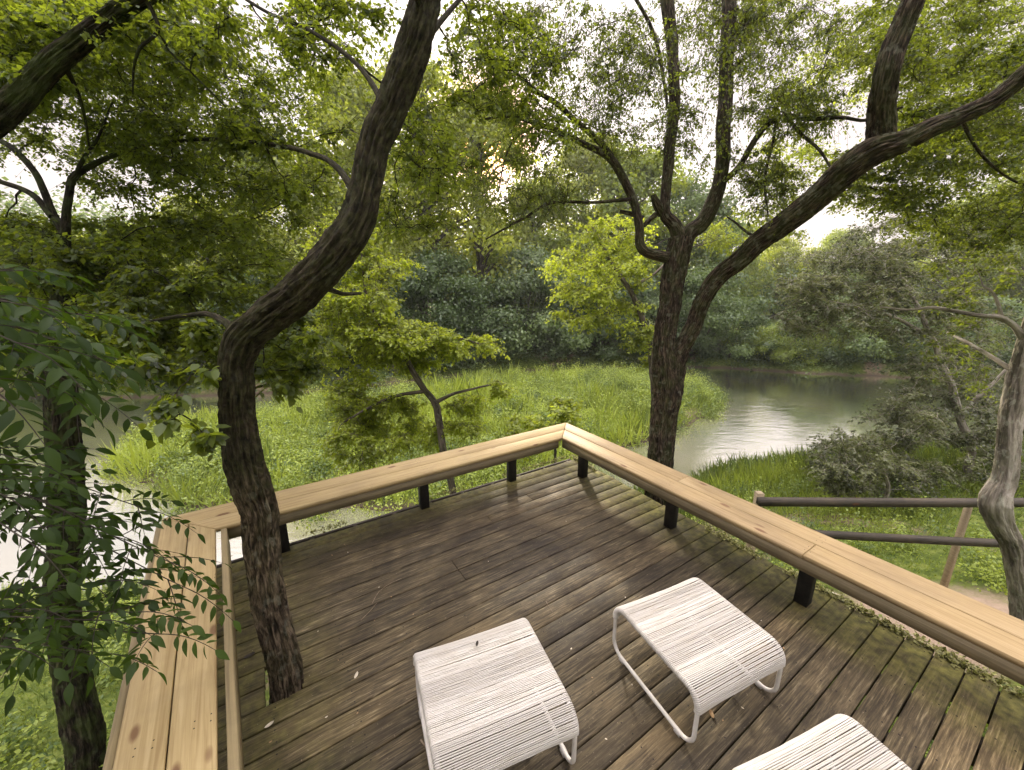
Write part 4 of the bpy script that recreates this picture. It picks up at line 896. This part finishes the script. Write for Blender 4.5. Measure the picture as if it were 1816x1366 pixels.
# ------------------------------------------------------------------ deck
R_DECK = np.random.default_rng(3)
DECK = empty('wooden_deck', (0, 0, 0), math.radians(90) - AU); tag(DECK, 'weathered dark brown timber deck with algae along its edges', 'deck')
bd = Acc(); PW = 0.145; GAP = 0.009
tb = T(507, 1216, 2.47); tu, tv = tb[:2] @ UD, tb[:2] @ VD
v0 = .42 - 24 * PW; k = 0
while True:
    a = v0 + k * PW + GAP / 2; b = a + PW - GAP; k += 1
    if b > 4.03: break
    segs = [(-.80, 3.60 + R_DECK.uniform(-.012, .012))]
    if R_DECK.random() < .4:
        j = R_DECK.choice([.6, 1.22, 2.44, 1.83, 2.9]); segs = [(segs[0][0], j - .002), (j + .002, segs[0][1])]
    if abs((a + b) / 2 - tv) < .15:     # boards cut back round the trunk
        ns = []
        for s0, s1 in segs:
            if s0 < tu - .11 and s1 > tu + .11: ns += [(s0, tu - .115 + R_DECK.uniform(-.01, .01)), (tu + .085, s1)]
            else: ns.append((s0, s1))
        segs = ns
    zz = R_DECK.uniform(-.002, .002)
    tt = R_DECK.random()
    for s0, s1 in segs:
        if s1 - s0 < .05: continue
        prism(bd, [(s0, a), (s1, a), (s1, b), (s0, b)], -.038 + zz, zz, t=np.clip(tt + R_DECK.uniform(-.15, .15), 0, 1), bev=.004)
k = 0
while True:
    a = v0 + k * PW + GAP / 2; k += 1
    if a + PW > 4.03: break
    for u in np.arange(-.6, 3.6, .41):
        for o_ in (.032, .102):
            cu = u + R_DECK.normal(0, .005); cv = a + o_ + R_DECK.normal(0, .004); th = np.arange(6) * math.pi / 3
            if math.hypot(cu - tu, cv - tv) < .14: continue
            bd.add(np.vstack([np.c_[cu + .0045 * np.cos(th), cv + .0045 * np.sin(th), np.full(6, .0028)], [cu, cv, .0026]]), np.array([[i, (i + 1) % 6, 6] for i in range(6)]), -1.0)
bd.build('deck_boards', M['deck'], DECK)
js = Acc()
for u in np.arange(-.6, 3.6, .41): prism(js, [(u - .02, -3.0), (u + .02, -3.0), (u + .02, 3.98), (u - .02, 3.98)], -.23, -.041, bev=.003)
prism(js, [(-.80, 3.985), (3.58, 3.985), (3.58, 4.02), (-.80, 4.02)], -.24, -.042, bev=.003)
prism(js, [(3.545, -3.0), (3.58, -3.0), (3.58, 3.98), (3.545, 3.98)], -.24, -.042, bev=.003)
js.build('joists', M['joist'], DECK)
for u in (-.6, 1.4, 3.4):
    for v in (-2.2, .8, 3.8):
        p = UV(u, v); g = gz(p[0], p[1]) - .2
        pa = Acc(); prism(pa, [(u - .07, v - .07), (u + .07, v - .07), (u + .07, v + .07), (u - .07, v + .07)], g, -.24, bev=.004); pa.build('support_post', M['joist'], DECK)

# ------------------------------------------------------------------ benches round the deck edge
ROT = math.radians(90) - AU
def bench(name, label, boards, fascias, legs, fm, ax=(0, 1), pm='pine'):
    o = empty(name, (0, 0, 0), ROT); tag(o, label, 'bench')
    for q, al, tt in boards:
        a = Acc(); prism(a, q, .462, .50, t=tt, bev=.005, along=al)
        us = [p[0] for p in q]; vs_ = [p[1] for p in q]; e0 = np.array(q[0]); 
        for u, v, s_ in legs:      # pairs of screw heads over every leg
            for a_ in (-.13, -.07, .07, .13):
                for b_ in (-.018, .018):
                    cu = u + (a_ + .02 if ax[1] else b_) - (.02 if ax[1] == 2 else 0); cv = v + (b_ if ax[1] else a_ + .02)
                    if not inside(np.array([cu]), np.array([cv]), np.array(q) * 1.0)[0]: continue
                    th = np.arange(8) * math.pi / 4; ring = np.c_[cu + .0035 * np.cos(th), cv + .0035 * np.sin(th), np.full(8, .5006)]
                    a.add(np.vstack([ring, [cu, cv, .5002]]), np.array([[i, (i + 1) % 8, 8] for i in range(8)]), -1.0)
        a.build('seat_board', M[pm], o, grain=True)
    for q, al, z0, z1 in fascias:
        a = Acc(); prism(a, q, z0, z1, t=.3, bev=.004, along=al); a.build('fascia', fm, o, grain=True)
    for u, v, s_ in legs:
        a = Acc(); prism(a, [(u - s_, v - s_), (u + s_, v - s_), (u + s_, v + s_), (u - s_, v + s_)], .0, .459, bev=.004); a.build('leg', M['post'], o)
    return o
g = .004
# back bench (along u) mitred at both ends
li = lambda v: -.455 + .05 * (3.65 - v)      # inner edge of left bench
lo = lambda v: -.835 + .057 * (4.07 - v)     # outer edge
bench('back_bench', 'pale pine bench along the far edge of the deck facing the river island',
      [([(-.65, 3.868), (3.335, 3.868), (3.535, 4.07), (-.835, 4.07)], (1, 0), .35), ([(-.452, 3.66), (3.12, 3.66), (3.325, 3.86), (-.642, 3.86)], (1, 0), .62)],
      [([(-.40, 3.675), (3.085, 3.675), (3.085, 3.712), (-.40, 3.712)], (1, 0), .36, .460), ([(-.79, 4.02), (3.50, 4.02), (3.50, 4.056), (-.79, 4.056)], (1, 0), .33, .460)],
      [(-.02, 3.86, .045), (1.34, 3.86, .045), (2.49, 3.86, .045)], M['fascia'], (1, 0))
bench('right_bench', 'long pine bench running along the right edge of the deck',
      [([(3.343, 2.152), (3.54, 2.152), (3.54, 4.068), (3.343, 3.868)], (0, 1), .15), ([(3.343, -3.0), (3.54, -3.0), (3.54, 2.148), (3.343, 2.148)], (0, 1), .55), ([(3.125, .962), (3.335, .962), (3.335, 3.86), (3.125, 3.655)], (0, 1), .8), ([(3.125, -3.0), (3.335, -3.0), (3.335, .958), (3.125, .958)], (0, 1), .35)],
      [([(3.138, -3.0), (3.175, -3.0), (3.175, 3.67), (3.138, 3.67)], (0, 1), .36, .460), ([(3.485, -3.0), (3.522, -3.0), (3.522, 4.0), (3.485, 4.0)], (0, 1), .33, .460)],
      [(3.31, 3.45, .045), (3.31, 2.15, .045), (3.31, .96, .045), (3.31, -.3, .045), (3.31, -1.6, .045)], M['fascia'], pm='pine_worn')
def lq(f0, f1, va, vb):    # strip of the left bench between two fractions of its width
    q = lambda v, f: li(v) * (1 - f) + lo(v) * f
    return q(va, f0), q(va, f1), q(vb, f0), q(vb, f1)
vb0 = -1.2
bo = [([(lq(.51, 1, vb0, 0)[1], vb0), (lq(.51, 1, vb0, 0)[0], vb0), (-.650, 3.860), (-.838, 4.062)], (0.05, -1), .9), ([(lq(0, .49, vb0, 0)[1], vb0), (lq(0, .49, vb0, 0)[0], vb0), (-.460, 3.652), (-.642, 3.852)], (0.05, -1), .45)]
bench('left_bench', 'pale pine bench down the left side with shrub leaves hanging over it', bo,
      [([(li(vb0) + .035, vb0), (li(vb0) + .075, vb0), (li(3.62) + .068, 3.64), (li(3.62) + .028, 3.64)], (0.05, -1), .33, .49), ([(lo(vb0) - .045, vb0), (lo(vb0) - .008, vb0), (lo(4.0) - .008, 4.0), (lo(4.0) - .045, 4.0)], (0.05, -1), .33, .470)],
      [(-.58, 3.0, .045), (-.54, 1.9, .045), (-.5, .7, .045), (-.45, -.5, .045)], M['fascia_l'])

# ------------------------------------------------------------------ stools
def rrect(L, Hh, r, z0, n=9):
    """closed rounded rectangle in (y, z)"""
    P = []
    for cy, cz, a0 in ((L / 2 - r, Hh - r, 0), (-L / 2 + r, Hh - r, 90), (-L / 2 + r, z0 + r, 180), (L / 2 - r, z0 + r, 270)):
        for a in np.linspace(a0, a0 + 90, n):
            P.append((cy + r * math.cos(math.radians(a)), cz + r * math.sin(math.radians(a))))
    return np.array(P)
def closed_tube(acc, P, r, sides=12):
    n = len(P); tg = norm(np.roll(P, -1, 0) - np.roll(P, 1, 0)); X = np.tile([1.0, 0, 0], (n, 1)); Yv = np.cross(tg, X)
    th = np.arange(sides) * 2 * np.pi / sides
    V = P[:, None] + r * (np.cos(th)[None, :, None] * X[:, None] + np.sin(th)[None, :, None] * Yv[:, None])
    i = np.arange(n)[:, None] * sides; i2 = ((np.arange(n) + 1) % n)[:, None] * sides; j = np.arange(sides)[None]; jn = (j + 1) % sides
    acc.add(V.reshape(-1, 3), np.stack([i + j, i + jn, i2 + jn, i2 + j], -1).reshape(-1, 4))
SW, SL, SH, SR = .66, .66, .385, .085
def make_stool(label, loc, rz, seed):
    o = empty('cord_stool', loc, rz); tag(o, label, 'stool', 'white cord stools on the deck')
    tr_ = .0115; ys = rrect(SL, SH - tr_, SR, tr_ + .012)
    fr = Acc()
    for sx in (-1, 1):
        closed_tube(fr, np.c_[np.full(len(ys), sx * SW / 2), ys], tr_)
    for sy in (-1, 1):     # cross bars where the weave ends
        tube(fr, np.array([[-SW / 2, sy * SL / 2, .285], [SW / 2, sy * SL / 2, .285]]), np.array([.009, .009]), 10)
    fr.build('frame', M['frame'], o, smooth=True)
    for sx in (-1, 1):
        for sy in (-1, 1):
            a = Acc(); tube(a, np.array([[sx * SW / 2, sy * .235 - .018, .016], [sx * SW / 2, sy * .235 + .018, .016]]), np.array([.0165, .0165]), 12); a.build('foot_glide', M['foot'], o, smooth=True)
    # vinyl cords wound between the two loops, over the top and down both rounded ends
    r = np.random.default_rng(seed); top = SH - tr_
    path = [(-SL / 2, .27)] + [(-SL / 2, z) for z in np.linspace(.275, top - SR, 4)[1:]]
    path += [(-SL / 2 + SR - SR * math.cos(a), top - SR + SR * math.sin(a)) for a in np.linspace(0, math.pi / 2, 10)[1:]]
    path += [(SL / 2 - SR + SR * math.sin(a), top - SR + SR * math.cos(a)) for a in np.linspace(0, math.pi / 2, 10)]
    path += [(SL / 2, z) for z in np.linspace(top - SR, .275, 4)[1:]] + [(SL / 2, .27)]
    path = np.array(path); s_ = np.r_[0, np.cumsum(np.linalg.norm(np.diff(path, axis=0), axis=1))]
    nc = 100; cd = Acc(); rc = .0036
    base = np.linspace(.004, s_[-1] - .004, nc); jit = np.cumsum(r.normal(0, .0010, nc)); jit -= np.linspace(jit[0], jit[-1], nc)
    wob = .0016 * np.sin(np.arange(nc) * .31 + seed)
    for i in range(nc):
        st = base[i] + jit[i] + wob[i]; st2 = np.clip(st + r.normal(0, .0012), 0, s_[-1]); st = np.clip(st, 0, s_[-1])
        P = []; m_ = 9
        for q in np.linspace(0, 1, m_):
            sq = st * (1 - q) + st2 * q; y, z = np.interp(sq, s_, path[:, 0]), np.interp(sq, s_, path[:, 1])
            y2, z2 = np.interp(min(sq + .004, s_[-1]), s_, path[:, 0]), np.interp(min(sq + .004, s_[-1]), s_, path[:, 1])
            y1, z1 = np.interp(max(sq - .004, 0), s_, path[:, 0]), np.interp(max(sq - .004, 0), s_, path[:, 1])
            tn = np.array([y2 - y1, z2 - z1]); tn /= np.linalg.norm(tn) + 1e-9; nn = np.array([-tn[1], tn[0]])
            sag = -.006 * (1 - (2 * q - 1)**2) * r.uniform(.7, 1.3) + .0155
            P.append((-SW / 2 + SW * q, y + nn[0] * sag, z + nn[1] * sag))
        # wrap round the loops at both ends
        P = np.array(P); yc, zc = np.interp(st, s_, path[:, 0]), np.interp(st, s_, path[:, 1])
        def wrapend(p, sx):
            q = []
            c = np.array([yc, zc]); d2 = np.array([p[1], p[2]]) - c; d2 /= np.linalg.norm(d2) + 1e-9
            for a in np.linspace(25, 250, 8):
                ar = math.radians(a); q.append((sx * (SW / 2 + .0155 * math.sin(ar)), c[0] + d2[0] * .0155 * math.cos(ar), c[1] + d2[1] * .0155 * math.cos(ar)))
            return np.array(q)
        P = np.vstack([wrapend(P[0], -1)[::-1], P, wrapend(P[-1], 1)])
        tube(cd, P, np.full(len(P), rc), 6, cap=False, t=np.clip(.5 + .35 * math.sin(i * .17 + seed * 2) + r.normal(0, .14), 0, 1))
    cd.build('seat', M['cord'], o, smooth=True)
    return o
def at_uv(u, v, off): return UV(u, v, 0), ROT + math.radians(off)
for lb, (u, v, off), sd in [('white cord stool nearest the deck tree, leftmost of the three', (.80, 1.46, -11), 1), ('white cord stool closest to the right bench legs, middle of the three', (2.03, 1.08, -9), 2), ('white cord stool cut off by the bottom edge, nearest the viewer', (1.77, .15, -13), 3)]:
    loc, rz = at_uv(u, v, off); make_stool(lb, loc, rz, sd)

# ------------------------------------------------------------------ rail fence at right
fe = empty('rail_fence', (3.3, 5.2, gz(3.3, 5.2))); tag(fe, 'dark two-rail timber fence beyond the right bench', 'fence')
fo = np.array(fe.location)
def rail(p0, p1, hh, ww, name, m):
    a = Acc(); p0 = np.array(p0); p1 = np.array(p1); d = p1 - p0; d2 = np.array([d[0], d[1], 0]); d2 /= np.linalg.norm(d2); s_ = np.array([-d2[1], d2[0], 0]) * ww / 2; u = np.array([0, 0, hh / 2])
    ns = 12; t = np.linspace(0, 1, ns)[:, None]; C = p0 + t * d + np.array([0, 0, 1]) * (np.sin(t * math.pi) * -.012) + s_ / ww * .01 * np.sin(t * 7)
    V = np.concatenate([C - s_ - u, C + s_ - u, C + s_ + u, C - s_ + u]).reshape(4, ns, 3).transpose(1, 0, 2).reshape(-1, 3) - fo
    F_ = [[k * 4 + i, k * 4 + (i + 1) % 4, k * 4 + 4 + (i + 1) % 4, k * 4 + 4 + i] for k in range(ns - 1) for i in range(4)] + [[3, 2, 1, 0], [ns * 4 - 4, ns * 4 - 3, ns * 4 - 2, ns * 4 - 1]]
    g_ = np.c_[np.repeat(t[:, 0] * np.linalg.norm(d), 4), V[:, 1], V[:, 2]]
    a.add(V, F_, .4, g=g_); a.build(name, m, fe, grain=True)
q0 = T(1352, 890, 4.95); q1 = T(1950, 890, 4.95)
rail(q0 + [-.05, 0, 0], q1, .08, .085, 'rail', M['rail_dark'])
q2 = T(1400, 945, 5.0); q3 = T(1950, 970, 4.85)
rail(q2, q3, .07, .075, 'rail', M['rail_dark'])
for px, dd, lbl in ((1352, 4.99, None), (1728, 5.02, None), (2100, 5.0, None)):
    p = T(px, 900 if px == 1728 else 880, dd); gg = gz(p[0], p[1]) - .2; a = Acc(); s_ = .028 if px == 1728 else .04; x, y = p[0] - fo[0], p[1] + .06 - fo[1]
    prism(a, [(x - s_, y - s_), (x + s_, y - s_), (x + s_, y + s_), (x - s_, y + s_)], gg - fo[2], p[2] - fo[2] + .02, bev=.005, along=(0, 1)); a.build('post', M['rail'], fe, grain=True)

# ------------------------------------------------------------------ litter on the deck
rl = np.random.default_rng(12)
def mossline():
    acc = Acc(); P = []
    for _ in range(2600):
        e = rl.random()
        if e < .74: u = 3.585 + rl.normal(0, .022); v = rl.uniform(-1.4, 4.0)
        else: u = rl.uniform(-.5, 3.5); v = 4.0 + rl.normal(0, .015)
        if noise3(np.array([u * 3, v * 3, 0.]), 9) < .42: continue
        P.append(UV(u, v, .002 + abs(rl.normal(0, .008))))
    P = np.array(P); n = len(P)
    for k in range(3):
        leaves(acc, P + rl.normal(size=(n, 3)) * [.012, .012, .004], rl.normal(size=(n, 3)) * [1, 1, .5] + [0, 0, .4], np.array([0, 0, 1.0]) + rl.normal(size=(n, 3)) * .5, .022 * (.5 + rl.random(n)), 1.2, rl.random(n))
    o = acc.build('edge_moss', M['moss']); tag(o, 'yellow-green moss and debris along the outer edges of the deck', 'moss', kind='stuff')
mossline()
def deckpt(px, py, z=0.0):
    a = T(px, py, 1.0) - [0, 0, H]; k = (z - H) / a[2]; return a * k + [0, 0, H]
def dry_leaf(px, py, L, m, label, z=.003, curl=.25, group=None, name='fallen_leaf'):
    p = deckpt(px, py, z); o = empty(name, p, rl.random() * 6.28); o.rotation_euler = (rl.normal(0, .12), rl.normal(0, .12), rl.random() * 6.28)
    acc = Acc(); x = np.linspace(-.5, .5, 7); V = []
    for xi in x:
        wd = .22 * (1 - (2 * xi)**2) ** .6 if abs(xi) < .5 else 0
        for s_ in (-1, 0, 1): V.append((xi * L, s_ * wd * L, L * (curl * (xi**2) * 1.6 + curl * .5 * abs(s_) * wd * 2) + .001))
    F_ = [[k * 3 + i, k * 3 + 3 + i, k * 3 + 4 + i, k * 3 + 1 + i] for k in range(6) for i in range(2)]
    acc.add(np.array(V), F_); b = acc.build(name, m); b.location = o.location; b.rotation_euler = o.rotation_euler; bpy.data.objects.remove(o)
    tag(b, label, 'leaf', group); return b
for px, py, L, mm, lb in [(1266, 943, .06, 'litter_pale', 'pale curled leaf at the foot of the right bench fascia'), (632, 1198, .045, 'litter_pale', 'small pale leaf on the boards left of the leftmost stool'), (1262, 1267, .05, 'litter', 'tan leaf on the boards between the two lower stools'),
                          (443, 1163, .07, 'dark_litter', 'blackened curled leaf left of the deck tree base'), (478, 1286, .05, 'litter_pale', 'narrow pale leaf on the boards below the deck tree base'), (1013, 1151, .02, 'litter_pale', 'tiny pale speck of leaf right of the leftmost stool'),
                          (1390, 1150, .02, 'litter', 'tiny brown leaf right of the middle stool'), (1484, 1055, .07, 'litter_pale', 'pale leaf wedged in the moss beside the right bench leg'), (1610, 1125, .06, 'litter_pale', 'pale leaf on the mossy edge far along the right bench')]:
    dry_leaf(px, py, L, M[mm], lb)
small = [(int(rl.uniform(430, 1500)), int(rl.uniform(900, 1340))) for _ in range(46)]
for px, py in small:
    if py < 990 - (px - 400) * .27: continue
    dry_leaf(px, py, rl.uniform(.008, .02), M['litter'] if rl.random() < .6 else M['litter_pale'], 'tiny dry leaf fragment scattered on the dark deck boards', group='dry leaf fragments on the deck', name='leaf_fragment')
def twig_on_deck(pts, r, label, z=.006):
    P = np.array([deckpt(a, b, z) for a, b in pts]); a = Acc(); tube(a, P - P[0], np.linspace(r, r * .5, len(P)), 6, step=.01); o = a.build('fallen_twig', M['twig'], smooth=True); o.location = P[0]; tag(o, label, 'twig')
twig_on_deck([(660, 1070), (672, 1050), (690, 1036), (712, 1026)], .003, 'thin curved twig lying on the boards above the leftmost stool')
twig_on_deck([(640, 1100), (655, 1085), (668, 1070)], .003, 'short twig near the boards centre left of the curved twig')
twig_on_deck([(746, 1312), (760, 1328), (776, 1330)], .005, 'dark twig beside the left side of the leftmost stool')
twig_on_deck([(968, 1066), (975, 1078), (982, 1088)], .002, 'pale straw on the boards above right of the leftmost stool')

# ------------------------------------------------------------------ morning haze
hz = build('haze', np.array([(x, y, z) for z in (-8.0, 60.0) for x, y in ((-265, -125), (265, -125), (265, 335), (-265, 335))]), [BOXF], None or bpy.data.materials.new('river_haze'))
hm = hz.data.materials[0]; hm.use_nodes = True; hn = hm.node_tree.nodes; hn.clear()
pv = hn.new('ShaderNodeVolumePrincipled'); ho = hn.new('ShaderNodeOutputMaterial'); hm.node_tree.links.new(pv.outputs[0], ho.inputs['Volume'])
pv.inputs['Color'].default_value = (0.92, 0.95, 0.93, 1); pv.inputs['Density'].default_value = 0.0007; pv.inputs['Anisotropy'].default_value = 0.3
tag(hz, 'thin pale morning haze in the air over the river', 'haze', kind='stuff')

dry_leaf(846, 1142, .035, M['dark_litter'], 'dark curled leaf lying on the leftmost stool seat', z=.405)
dry_leaf(1263, 1052, .010, M['dark_litter'], 'black speck of debris near the far edge of the middle stool seat', z=.405)
dry_leaf(1330, 1115, .010, M['dark_litter'], 'dark speck of debris on the right side of the middle stool seat', z=.405)
